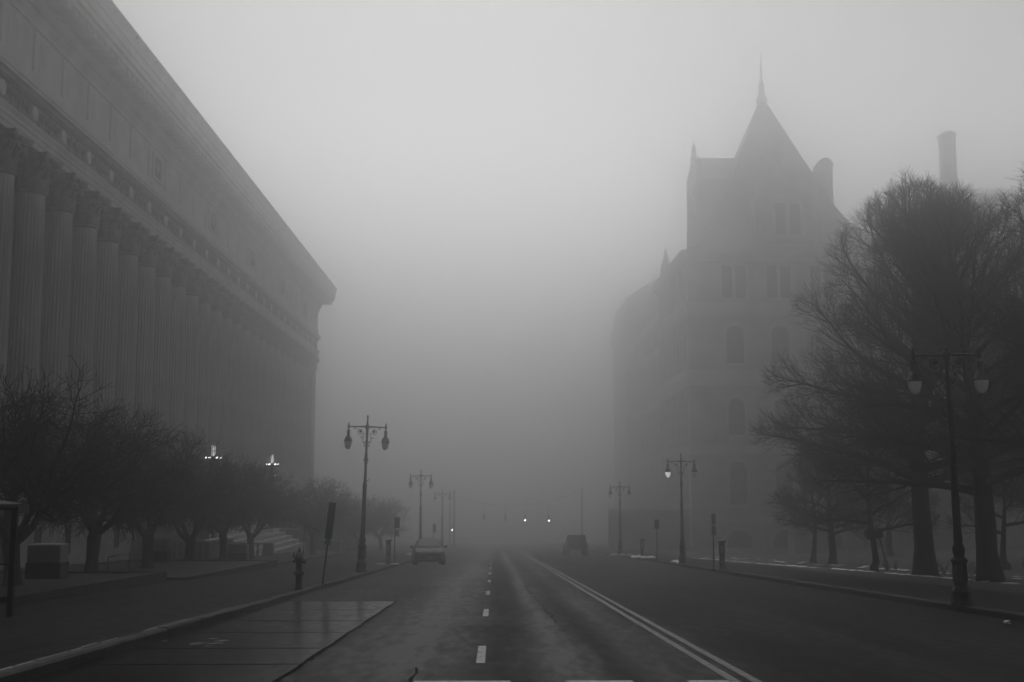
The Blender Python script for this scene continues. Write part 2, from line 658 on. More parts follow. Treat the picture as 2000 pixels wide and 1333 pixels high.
sweep([(0.0, 22.2), (0.0, 23.57), (0.12, 23.62)], 'frieze', 'frieze', frieze_relief)
mb = MB()
mb.lathe([(.36, -.03), (.42, 0), (.42, .05), (.34, .07), (.02, .12)], 20)
for i, (x, y, z) in enumerate(mb.v):
    mb.v[i] = (z, x * 1.05, y * 1.02)
med = mb.mesh('medallion')
med.materials.append(M['medal'])
for i in range(-11, 26):
    place('medallion', med, cb, (.02, 56.5 + BAY * i - 100, 23.03))


def dentils(mb):
    y = Y0
    while y < Y1:
        mb.box(XF + .1, XF + .3, y, y + .17, 23.66, 23.92)
        y += .3


sweep([(0.12, 23.62), (0.12, 23.95)], 'dentil_course', 'stoned', dentils)
sweep([(0.12, 23.95), (0.47, 23.98), (0.47, 24.15), (0.53, 24.2), (0.53, 24.3), (0.1, 24.42)], 'string_course', 'stone')
WIN = [89.7 + 18 * i for i in range(5)]


def attic_joints(mb):
    y = 87.45 - BAY * 18
    while y < Y1 - 1:                                    # raised edges either side of each panel joint
        mb.box(XF - .05, XF + .012, y - .035, y + .035, 25.37, 27.84)
        mb.box(XF - .05, XF + .07, y - .12, y - .035, 25.37, 27.84)
        mb.box(XF - .05, XF + .07, y + .035, y + .12, 25.37, 27.84)
        mb.box(XF - .05, XF + .022, y + .95, y + 1.0, 25.6, 27.6)
        y += BAY


sweep([(0.1, 24.42), (0.1, 25.3), (-0.1, 25.31), (-0.1, 25.36), (0.0, 25.365), (0, 27.85)], 'attic_wall', 'stone', attic_joints)
# attic windows with carved surrounds
mb = MB()
for a, b_, c, d in ((-1.35, 1.35, 27.35, 27.6), (-1.35, 1.35, 25.5, 25.68), (-1.35, -.95, 25.68, 27.35), (.95, 1.35, 25.68, 27.35)):
    mb.box(-.05, .14, a, b_, c, d)
wf = mb.mesh('attic_window')
wf.materials.append(M['stone'])
mb = MB()
mb.box(-.04, .03, -.95, .95, 25.68, 27.35)
wp = mb.mesh('pane')
wp.materials.append(M['stoned'])
mb = MB()
rnd = random.Random(11)
for s in (-1, 1):
    mb.tube([(.06, s * .5, 25.7), (.12, s * .45, 26.3), (.12, s * .35, 26.8), (.08, s * .3, 27.05)], [.16, .2, .17, .08], 7)
    mb.sphere((.12, s * .32, 27.15), .13, 8, 6)
    mb.tube([(.1, s * .3, 26.8), (.14, 0, 26.5), (.1, s * -.1, 26.2)], .07, 5)
for k in range(8):
    mb.sphere((.06, rnd.uniform(-.8, .8), rnd.uniform(25.8, 27.2)), rnd.uniform(.08, .16), 6, 4, (.6, 1, 1))
wr = mb.mesh('relief')
wr.materials.append(M['stoned'])
for y in WIN:
    f = place('attic_window', wf, cb, (0, y - 100, 0))
    place('pane', wp, f)
    place('relief', wr, f)


def cornice_extra(mb):
    y = Y0 + .4
    while y < Y1 + 1.5:                                  # modillion blocks under the soffit
        mb.box(XF + .55, XF + 1.75, y, y + .42, 29.32, 29.62)
        mb.box(XF + 1.5, XF + 1.8, y + .05, y + .37, 29.22, 29.4)
        y += 1.125
    y = Y0
    while y < Y1:                                        # egg course of the bed mould
        mb.sphere((XF + .4, y, 28.68), .11, 6, 4, (1, 1, 1.2))
        y += .34
    y = Y0 + 2
    while y < Y1 + 2:                                    # lion masks along the gutter
        mb.sphere((XF + 2.45, y, 31.65), .13, 7, 5)
        y += 2.25


sweep([(0, 27.85), (0.12, 27.9), (0.12, 28.15), (0.3, 28.45), (0.34, 28.5), (0.34, 28.8), (0.5, 28.85), (0.5, 29.45), (1.9, 29.62), (1.9, 29.95), (2.1, 29.98), (2.12, 30.35), (2.2, 30.4), (2.2, 30.95), (2.27, 31.0), (2.3, 31.3), (2.45, 31.75), (2.48, 31.78), (2.48, 31.92), (-6, 32.6), (-30, 33)], 'cornice', 'stone', cornice_extra)

# portico back wall, ceiling, end wall, podium
mb = MB()
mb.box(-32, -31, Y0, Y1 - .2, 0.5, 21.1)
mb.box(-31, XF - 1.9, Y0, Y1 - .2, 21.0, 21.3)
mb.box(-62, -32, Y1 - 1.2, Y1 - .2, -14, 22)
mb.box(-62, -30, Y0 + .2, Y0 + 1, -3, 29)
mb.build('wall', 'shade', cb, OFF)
mb = MB()                                              # corner pier (anta) with its moulded capital
mb.box(-31, XF - .1, 170.6, 173.9, 1.5, 19.3)
for o_, a, b_ in ((.1, 19.3, 19.5), (.2, 19.5, 19.7), (.12, 19.7, 20.3), (.3, 20.3, 20.6), (.5, 20.6, 20.98)):
    mb.box(-31, XF - .1 + o_, 170.6 - o_, 173.9 + o_, a, b_)
mb.box(-31, XF + .1, 170.3, 174.1, 1.5, 2.4)
mb.build('corner_pier', 'stoned', cb, OFF)
mb = MB()
PX = -24.0
yb = 79.0
bands = [(-14, -1.43), (-1.37, -.83), (-.77, -.2), (-.14, .45), (.51, .84)]
for k, (a, b_) in enumerate(bands):
    mb.box(-60, PX - (0 if k != 1 else 0), Y0, yb, a, b_)
mb.box(-60, PX - .06, Y0 + .02, yb - .06, -14, .83)
mb.box(-60, PX + .12, Y0, yb + .12, .86, 1.02)
mb.box(-60, -25.0, yb, 174.2, -14, 1.02)
for k in range(3):
    mb.box(-60, -24.6 - .35 * k, Y0 + .1 + .1 * k, 174.3 - .2 * k, 1.025 + .16 * k, 1.02 + .16 * (k + 1))
mb.build('podium', 'podium', cb, OFF)
mb = MB()
mb.box(-.1, .012, -.33, .33, -1.9, -.22)
mb.box(-.1, .05, -.4, -.33, -1.9, -.2)
mb.box(-.1, .05, .33, .4, -1.9, -.2)
bwm = mb.mesh('basement_window')
bwm.materials.append(M['dark'])
for y in (54.1, 58.6, 63.1, 67.5, 72.0, 76.2):
    place('basement_window', bwm, cb, (PX - XF, y - 100, 0))
mb = MB()
mb.box(-.1, .02, -1.1, 1.1, 2.4, 12.5)
for k in range(5):
    mb.box(.02, .06, -1.1, 1.1, 4.2 + k * 1.7, 4.28 + k * 1.7)
mb.box(.02, .06, -.05, .05, 2.4, 12.5)
pw = mb.mesh('window')
pw.materials.append(M['dark'])
for y0 in YC[:-1]:
    place('window', pw, cb, (-31 - XF, y0 + BAY / 2 - 100, 0))

# one fluted column, its base and Corinthian capital
HB, HS, HC = 1.5, 17.55, 21.0
NF, PP = 24, 5
mb = MB()
rs = []
for k in range(9):
    t = k / 8
    z = 2.2 + (18.75 - 2.2) * t
    r0 = 0.95 * (1 - 0.16 * t ** 1.7)
    ring = []
    for j in range(NF * PP):
        a = 2 * math.pi * j / (NF * PP)
        ph = (j % PP) / PP
        d = 0 if j % PP == 0 else math.sin(math.pi * ph) * .1
        if k in (0, 8):
            d *= .15
        ring.append(((r0 - d) * math.cos(a), (r0 - d) * math.sin(a), z))
    rs.append(ring)
mb.rings(rs, cap=True)
shaft = mb.mesh('column')
shaft.materials.append(M['colstone'])
mb = MB()
mb.box(-1.3, 1.3, -1.3, 1.3, 1.5, 1.75)
mb.lathe([(1.28, 1.75), (1.32, 1.82), (1.28, 1.92), (1.12, 1.95), (1.06, 2.0), (1.12, 2.05), (1.16, 2.12), (1.05, 2.2), (.9, 2.22)], 28)
base = mb.mesh('column_base')
base.materials.append(M['colstone'])


def leaf(mb, a, r0, z0, h, wd, curl):
    """Acanthus leaf: rises along the bell, its tip curls outward."""
    n = 7
    ca, sa = math.cos(a), math.sin(a)
    rows = []
    for i in range(n):
        t = i / (n - 1)
        if t < .75:
            r_ = r0 + .1 * t
            z = z0 + h * t / .75 * .92
        else:
            q = (t - .75) / .25 * math.pi * .85
            r_ = r0 + .075 + curl * (1 - math.cos(q)) * .5
            z = z0 + h * .92 + curl * .5 * math.sin(q) - curl * .15 * (q / 2.7)
        ww = wd * (1 - .55 * t * t) * (1 + .12 * math.cos(t * 19))
        rows.append([(ca * (r_ - .02) - sa * s * ww, sa * (r_ - .02) + ca * s * ww, z) for s in (-1, -.55, 0, .55, 1)])
        rows[-1][2] = (ca * (r_ + .07), sa * (r_ + .07), z)
        back = [(ca * (r_ - .1) - sa * s * ww, sa * (r_ - .1) + ca * s * ww, z) for s in (1, 0, -1)]
        rows[-1] += back
    mb.rings(rows, cap=True, smooth=True)


mb = MB()
mb.lathe([(.80, 18.7), (.9, 18.75), (.93, 18.82), (.88, 18.9), (.82, 18.93), (.78, 19.0), (.8, 19.8), (.88, 20.3), (1.02, 20.62), (.95, 20.65)], 32)
for k in range(8):
    leaf(mb, k * math.pi / 4 + math.pi / 8, .82, 18.93, .75, .3, .3)
    leaf(mb, k * math.pi / 4, .86, 18.95, 1.3, .28, .34)
for k in range(4):
    a = math.pi / 4 + k * math.pi / 2
    ca, sa = math.cos(a), math.sin(a)
    for s in (-1, 1):                                   # corner volutes
        pts = []
        for i in range(6):
            t = i / 5
            pts.append(((.85 + .38 * t) * ca - sa * s * .22 * (1 - t), (.85 + .38 * t) * sa + ca * s * .22 * (1 - t), 19.95 + .62 * t - .1 * t * t))
        cx = 1.26
        for i in range(1, 15):
            q = i / 14 * 2.6 * math.pi
            rr = .25 * (1 - i / 17)
            pts.append(((cx + rr * math.sin(q) * .9) * ca - sa * s * .05, (cx + rr * math.sin(q) * .9) * sa + ca * s * .05, 20.25 + rr * math.cos(q)))
        mb.tube(pts, [.05] * 5 + [.085] * (len(pts) - 5), 5)
    mb.sphere((1.27 * ca, 1.27 * sa, 20.25), .17, 8, 6)
    a2 = k * math.pi / 2
    for s in (-1, 1):                                   # inner helices
        pts = []
        for i in range(12):
            q = i / 11 * 2.2 * math.pi
            rr = .16 * (1 - i / 14)
            y_ = s * (.2 + rr * math.sin(q))
            x_ = 1.0
            pts.append((x_ * math.cos(a2) - y_ * math.sin(a2), x_ * math.sin(a2) + y_ * math.cos(a2), 20.35 + rr * math.cos(q)))
        mb.tube(pts, .045, 4)
    mb.sphere((1.12 * math.cos(a2), 1.12 * math.sin(a2), 20.8), .17, 8, 6)     # fleuron
ab = []
for k in range(4):                                      # abacus with concave sides
    a = math.pi / 4 + k * math.pi / 2
    for d in range(8):
        t = d / 8
        aa = a + t * math.pi / 2
        side = 1.08 + .22 * (2 * t - 1) ** 2
        rad = side / max(.3, math.cos(aa - (a + math.pi / 4)))
        ab.append((rad, aa))
rows = []
for f, z in ((.88, 20.6), (.92, 20.7), (.96, 20.72), (.97, 20.84), (1.0, 20.88), (1.0, 20.985)):
    rows.append([(r_ * f * math.cos(a), r_ * f * math.sin(a), z) for r_, a in ab])
mb.rings(rows, cap=True)
capm = mb.mesh('capital')
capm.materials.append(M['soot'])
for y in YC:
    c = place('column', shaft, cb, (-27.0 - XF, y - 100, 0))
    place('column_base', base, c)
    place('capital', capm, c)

# forecourt steps between low walls with pale copings
st = thing('entrance_stairs', 'broad stone steps rising to the colonnade between low walls', 'stairs', (-22, 95, zg(95)))
mb = MB()
for k in range(12):
    zt = -3.0 + .33 * k
    mb.box(-25.02, -17.0 - .6 * k, 84.0 + .003 * k, 108 - .003 * k, -9, zt)
mb.build('step', 'podium', st, (22, -95, -zg(95)))


def low_wall(label, x0, x1, y0, y1, zt, baluster=True, cap='snow'):
    zb = zg((y0 + y1) / 2)
    t = thing('low_wall', label, 'wall', ((x0 + x1) / 2, (y0 + y1) / 2, zb))
    o = (-(x0 + x1) / 2, -(y0 + y1) / 2, -zb)
    mb = MB()
    lx, ly = x1 - x0, y1 - y0
    if baluster:
        mb.box(x0, x1, y0, y1, zb - 2, zb + .35)
        n = max(3, int(max(lx, ly) / .35))
        for i in range(n):
            t_ = (i + .5) / n
            cx = x0 + lx * t_ if lx > ly else (x0 + x1) / 2
            cy = y0 + ly * t_ if ly > lx else (y0 + y1) / 2
            mb.lathe([(.08, .35), (.06, .42), (.1, .6), (.05, .85), (.08, zt - zb - .12)], 8, (cx, cy, zb))
        for cx, cy in ((x0 + .2, y0 + .2), (x1 - .2, y1 - .2)):
            mb.box(cx - .3, cx + .3, cy - .3, cy + .3, zb - 2, zt - .1)
    else:
        mb.box(x0, x1, y0, y1, zb - 2, zt - .12)
    mb.build('wall', 'concrete', t, o)
    mb = MB()
    mb.bevbox(x0 - .1, x1 + .1, y0 - .1, y1 + .1, zt - .117, zt + .02, .03)
    mb.build('coping', cap, t, o)
    return t


M['coping'] = mat('pale_coping', .42, .7, .35, 2, .2)
low_wall('low balustraded wall with pale coping behind the fourth low tree', -21.6, -18.6, 76, 76.5, -1.45, True, 'coping')
low_wall('low balustraded wall with pale coping between the farther low trees', -18.4, -15.6, 84, 84.5, -1.95, True, 'coping')
low_wall('solid low stone wall with pale coping beside the steps', -18.9, -18.3, 77, 84, -1.55, False, 'coping')
low_wall('long far low wall with bright coping behind the hydrant', -21.5, -15.3, 110, 110.6, -1.85, False, 'coping')
low_wall('higher terrace wall with pale coping in the mist past the steps', -24.5, -13.5, 118, 118.7, -.55, False, 'coping')
low_wall('squat stone gate block beside the tilted sign', -14.8, -13.4, 104, 105.4, -2.7, False, 'concrete')


def bed(label, x0, x1, y0, y1):
    zt = zg(y1) + .52
    zt2 = zg(y0) + .24
    t = thing('planting_bed', label, 'flower bed', ((x0 + x1) / 2, (y0 + y1) / 2, zg((y0 + y1) / 2)))
    o = tuple(-q for q in t.location)
    mb = MB()
    w_ = .28

    def slab(a, b_, c, d):
        def zz(y):
            return zt2 + (zt - zt2) * (y - y0) / (y1 - y0)
        vs = [(a, c, zg(c) - .3), (b_, c, zg(c) - .3), (b_, d, zg(d) - .3), (a, d, zg(d) - .3), (a, c, zz(c)), (b_, c, zz(c)), (b_, d, zz(d)), (a, d, zz(d))]
        mb.add(vs, [(0, 3, 2, 1), (4, 5, 6, 7), (0, 1, 5, 4), (1, 2, 6, 5), (2, 3, 7, 6), (3, 0, 4, 7)])
    slab(x1 - w_, x1, y0, y1)
    slab(x0, x0 + w_, y0, y1)
    slab(x0 + w_, x1 - w_, y0, y0 + w_)
    slab(x0 + w_, x1 - w_, y1 - w_, y1)
    mb.build('edging', 'kerb', t, o)
    mb = MB()
    rnd = random.Random(int(y0))
    n, m_ = 10, 24
    rows = []
    for i in range(n + 1):
        row = []
        for j in range(m_ + 1):
            y = y0 + w_ + (y1 - y0 - 2 * w_) * j / m_
            x = x0 + w_ + (x1 - x0 - 2 * w_) * i / n
            row.append((x, y, zt2 + (zt - zt2) * (y - y0) / (y1 - y0) - .05 + rnd.uniform(-.02, .02)))
        rows.append(row)
    mb.rings(rows[::-1], closed=False, smooth=True)
    mb.build('soil', 'soil', t, o)


bed('long raised planting bed with granite edging, nearest to the camera', -18.5, -11.25, 24, 41.4)
bed('middle raised planting bed with stone edging under the low trees', -19.0, -11.1, 43.4, 61.5)
bed('farthest raised planting bed running toward the mist', -18.0, -11.9, 64, 108)


# ------------------------------------------------------------------ turreted stone building (right)
CX, CY = 44.0, 187.0
cp = thing('capitol_building', 'huge turreted stone building with steep pyramid roof fading into the fog', 'building', (CX, CY, zg(CY)))
CO = (-CX, -CY, -zg(CY))


def mould(mb, x0, x1, y0, y1, z, h, p):
    """Stepped string course round a block."""
    mb.box(x0 - p * .5, x1 + p * .5, y0 - p * .5, y1 + p * .5, z, z + h * .35)
    mb.box(x0 - p * .8, x1 + p * .8, y0 - p * .8, y1 + p * .8, z + h * .352, z + h * .65)
    mb.box(x0 - p, x1 + p, y0 - p, y1 + p, z + h * .652, z + h)


PX0, PX1, PY0, PY1 = 29.0, 59.0, 172.0, 202.0
mb = MB()
mb.box(PX0, PX1, PY0, PY1, -14, 36.4)
for x in (PX0 - .35, PX1 - 2.0):                         # corner piers
    for y in (PY0 - .35, PY1 - 2.0):
        mb.box(x, x + 2.35, y, y + 2.35, -14, 36.3)
        mb.box(x + .3, x + 2.05, y + .3, y + 2.05, 36.3, 39.5)
        mb.lathe([(1.0, 39.5), (1.05, 39.8), (.5, 41.5), (.15, 43.2), (.02, 43.4)], 8, (x + 1.17, y + 1.17, 0), False)
for x in (38.9, 45.5, 52.0):
    mb.box(x - .5, x + .5, PY0 - .3, PY0, -14, 36)
for y in (179.5, 187, 194.5):
    mb.box(PX0 - .3, PX0, y - .5, y + .5, -14, 36)
mb.build('wall', 'granite', cp, CO)
mb = MB()
for z, h, p in ((-3.0, .8, .7), (6.9, 1.3, .8), (16.9, 2.3, .9), (27.4, 1.9, .9), (35.3, 1.6, 1.5)):
    mould(mb, PX0, PX1, PY0, PY1, z, h, p)
mb.build('string_course', 'granite2', cp, CO)


def arch_pts(w_, z0, z1, n=10):
    r_ = w_ / 2
    zs = z1 - r_
    return [(-r_, z0)] + [(-r_ * math.cos(math.pi * i / n), zs + r_ * math.sin(math.pi * i / n)) for i in range(n + 1)] + [(r_, z0)]


def window_mesh(kind, w_, h):
    """Surround standing proud of the wall, centred on x, sill at z = 0, facing -Y."""
    mb = MB()
    fr = .38
    if kind == 'arch':
        inn, out = arch_pts(w_, 0, h), arch_pts(w_ + 2 * fr, 0, h + fr)
        out2 = arch_pts(w_ + 2 * fr + .7, h - w_ * .5, h + fr + .35)
    else:
        inn = [(-w_ / 2, 0), (-w_ / 2, h), (w_ / 2, h), (w_ / 2, 0)]
        out = [(-w_ / 2 - fr, 0), (-w_ / 2 - fr, h + fr), (w_ / 2 + fr, h + fr), (w_ / 2 + fr, 0)]
        out2 = None
    d = -.3
    mb.rings([[(x, -.02, z) for x, z in inn], [(x, d, z) for x, z in inn], [(x, d, z) for x, z in out], [(x, .05, z) for x, z in out]], closed=False)
    if out2:
        mb.rings([[(x * (1 - .7 / (w_ + 2 * fr + .7)), d - .12, z - .25) for x, z in out2], [(x, d - .12, z) for x, z in out2], [(x, .05, z) for x, z in out2]], closed=False)
    mb.box(-w_ / 2 - fr - .2, w_ / 2 + fr + .2, d - .25, .05, -.35, -.01)
    f = mb.mesh('window')
    f.materials.append(M['surround'])
    mb = MB()
    pts = [(x, -.03, z) for x, z in inn]
    mb.add(pts, [tuple(range(len(pts)))[::-1]])
    mb.box(-.07, .07, -.14, -.035, 0, h - (w_ * .5 if kind == 'arch' else 0))
    zb = h - w_ * .5 if kind == 'arch' else h * .6
    mb.box(-w_ / 2, w_ / 2, -.12, -.035, zb - .08, zb + .08)
    p = mb.mesh('pane')
    p.materials.append(M['dark'])
    return f, p


WA = window_mesh('rect', 1.55, 4.9)
WB = window_mesh('arch', 2.6, 5.6)
WC = window_mesh('arch', 2.4, 5.3)
WD = window_mesh('arch', 2.5, 6.2)
WE = window_mesh('arch', 3.6, 4.2)


def put_win(W, x, y, z, side=False):
    f = place('window', W[0], cp, (x - CX, y - CY, z - zg(CY)), (0, 0, -math.pi / 2 if side else 0))
    place('pane', W[1], f)


for x in (35.5, 42.2, 48.7, 55.2):
    for dx in (-1.0, 1.0):
        put_win(WA, x + dx, PY0, 29.9)
    put_win(WB, x, PY0, 20.2)
    put_win(WC, x, PY0, 9.7)
    put_win(WD, x, PY0, -.4)
    put_win(WE, x, PY0, -8.2)
for y in (176, 183.2, 190.6, 197.6):
    for W, z in ((WA, 29.9), (WB, 20.2), (WC, 9.7), (WD, -.4)):
        put_win(W, PX0, y, z, True)


def square_roof(mb, prof, cx, cy):
    mb.rings([[(cx - h, cy - h * q, z), (cx + h, cy - h * q, z), (cx + h, cy + h * q, z), (cx - h, cy + h * q, z)] for h, z, q in prof], cap=True)


mb = MB()
square_roof(mb, [(15.7, 36.92, 1), (15.0, 37.8, 1), (13.4, 39.2, 1), (11.5, 41.4, 1), (9.9, 43.6, 1), (8.6, 46.0, 1), (6.9, 50.0, 1), (4.6, 55.4, 1), (.8, 64.4, 1), (.6, 65.0, 1)], CX, CY)
mb.build('roof', 'slate', cp, CO)
mb = MB()
mb.lathe([(.9, 65.0), (.95, 65.6), (.55, 66.3), (.45, 67.3), (.65, 67.8), (.35, 68.4), (.22, 69.5), (.16, 71), (.26, 71.3), (.1, 71.7), (.06, 73.0), (.02, 73.8)], 12, (CX, CY, 0))
mb.build('spire', 'granite2', cp, CO)


def dormer(mx, dz=0.0):
    """Tall gabled stone dormer facing -Y; mx maps it into place."""
    mb = MB()
    mb.box(-4.4, 4.4, 0, 13, 36.5, 51.0 + dz, mx)
    vs = [(-4.4, 0, 51.003 + dz), (4.4, 0, 51.003 + dz), (0, 0, 55.6 + dz), (-4.4, 12, 51.003 + dz), (4.4, 12, 51.003 + dz), (0, 12, 55.6 + dz)]
    mb.add([tuple(mx @ Vector(v)) for v in vs], [(0, 1, 2), (3, 5, 4), (0, 2, 5, 3), (1, 4, 5, 2)])
    for k in range(5):                                  # stepped gable
        mb.box(-4.6 + .9 * k, 4.6 - .9 * k, -.35, .3, 50.9 + dz + .95 * k, 51.85 + dz + .95 * k, mx)
    for x in (-4.3, 4.3):
        mb.box(x - .55, x + .55, -.5, .5, 36.5, 52.5 + dz, mx)
        mb.lathe([(.6, 0), (.65, .25), (.2, 1.8), (.02, 2.3)], 8, tuple(mx @ Vector((x, 0, 52.5 + dz))), False)
    mb.lathe([(.5, 0), (.6, .5), (.35, .8), (.45, 1.5), (.2, 2.3), (.02, 3.1)], 8, tuple(mx @ Vector((0, 0, 55.4 + dz))), False)
    for z, p in ((43.0 + dz, .4), (49.6 + dz, .45)):
        mb.box(-4.4 - p, 4.4 + p, -p, 1, z, z + .6, mx)
    for x in (-2.2, 0, 2.2):                             # colonnettes between the openings
        mb.box(x - .3, x + .3, -.25, 0, 43.7 + dz, 49.5 + dz, mx)
    return mb.build('dormer', 'granite', cp, CO)


T = Matrix.Translation
d1 = dormer(T((CX, PY0 + .6, 0)), -4.5)
d2 = dormer(T((PX0 + 3.6, CY, 0)) @ Matrix.Rotation(-math.pi / 2, 4, 'Z'))
for x in (-1.1, 1.1):
    f = place('window', WA[0], cp, (x, PY0 + .6 - CY, 39.6 - zg(CY)))
    place('pane', WA[1], f)


def chimney(x, y, z0, z1, wx=2.5, wy=3.5, dome=1.5):
    mb = MB()
    mb.box(x - wx / 2, x + wx / 2, y - wy / 2, y + wy / 2, z0, z1 - 2)
    mb.box(x - wx / 2 - .2, x + wx / 2 + .2, y - wy / 2 - .2, y + wy / 2 + .2, z1 - 2, z1 - 1.5)
    n = 8
    rs = []
    for yy in (y - wy / 2, y + wy / 2):
        rs.append([(x - wx / 2 * math.cos(math.pi * i / n), yy, z1 - 1.5 + dome * math.sin(math.pi * i / n)) for i in range(n + 1)])
    mb.rings(rs, cap=True)
    mb.build('chimney', 'granite', cp, CO)


chimney(53.9, 187, 38, 56.0, 2.2, 2.2, 1.0)
chimney(74.4, 187, 38, 61.2, 2.1, 2.0, .4)
# wings
mb = MB()
mb.box(31.5, 56, 202.003, 262, -14, 33.5)
mb.box(29.5, 57, 262, 290, -14, 37)
mb.box(59.003, 104, 186, 214, -14, 31)
mb.box(69, 88, 181.5, 216, -14, 42)
for y in range(206, 262, 7):
    mb.box(31.1, 31.5, y - .5, y + .5, -14, 33)
for x in range(60, 104, 7):
    mb.box(x, x + .8, 185.6, 186, -14, 30.5)
mb.build('wing', 'granite', cp, CO)
mb = MB()
for z, h, p in ((6.9, 1.3, .7), (16.9, 1.8, .8), (27, 1.4, .8)):
    mb.box(31.5 - p, 56, 202.5, 261.5, z, z + h)
    mb.box(59.5, 104 + p, 186 - p, 214, z, z + h)
mb.box(30.4, 56.5, 202.5, 261.6, 33.1, 34.2)
mb.box(59.5, 105, 185, 214.5, 30.2, 31.4)
mould(mb, 69, 88, 181.5, 216, 40.6, 1.5, .9)
mb.build('string_course', 'granite2', cp, CO)
mb = MB()
mb.rings([[(30.6, 202, 34.2), (57, 202, 34.2), (57, 262, 34.2), (30.6, 262, 34.2)], [(34.5, 202, 38.8), (53, 202, 38.8), (53, 262, 38.8), (34.5, 262, 38.8)], [(43, 202, 41), (44, 202, 41), (44, 262, 41), (43, 262, 41)]], cap=True)
mb.rings([[(28.6, 261, 37), (58, 261, 37), (58, 291, 37), (28.6, 291, 37)], [(30, 263, 45), (56, 263, 45), (56, 289, 45), (30, 289, 45)], [(42, 275, 54), (44, 275, 54), (44, 277, 54), (42, 277, 54)]], cap=True)
mb.rings([[(58, 185, 31.4), (105, 185, 31.4), (105, 215, 31.4), (58, 215, 31.4)], [(58, 191, 43.5), (100, 191, 43.5), (100, 209, 43.5), (58, 209, 43.5)]], cap=True)
mb.rings([[(68, 180.5, 42.1), (89, 180.5, 42.1), (89, 217, 42.1), (68, 217, 42.1)], [(71.5, 185.5, 49.4), (85, 185.5, 49.4), (85, 212, 49.4), (71.5, 212, 49.4)]], cap=True)
for k in range(29):                                     # iron cresting on the flat ridge
    mb.box(71.6 + .46 * k, 71.75 + .46 * k, 185.6, 185.75, 49.4, 50.3)
mb.lathe([(.5, 43), (.55, 47), (.9, 47.5), (.4, 49), (.6, 51), (.1, 52.4)], 8, (64.9, 187, 0), False)
mb.build('wing_roof', 'slate', cp, CO)
for y in (206, 213, 220, 227, 234, 241, 248, 255):
    for W, z in ((WB, 20.2), (WC, 9.7), (WD, -.4)):
        put_win(W, 31.5, y + 3.2, z, True)

t = thing('terrace_wall', 'low stone terrace wall with pale coping in front of the turreted building', 'wall', (20, 140, zg(140)))
mb = MB()
mb.box(-6.5, 3, 0, .6, -2, 4.75)
mb.build('wall', 'granite', t)
mb = MB()
mb.box(-6.7, 3.2, -.15, .75, 4.755, 4.95)
mb.build('coping', 'granite2', t)
t = thing('garden_wall', 'dark square gate pier before the turreted building', 'gate pier', (29.5, 112, zg(112)))
mb = MB()
mb.bevbox(-1.5, 1.5, -1.5, 1.5, -.5, 3.6, .15)
mb.build('pier', 'granite', t)
mb = MB()
mb.bevbox(-1.8, 1.8, -1.8, 1.8, 3.603, 4.1, .2)
mb.build('cap', 'granite', t)

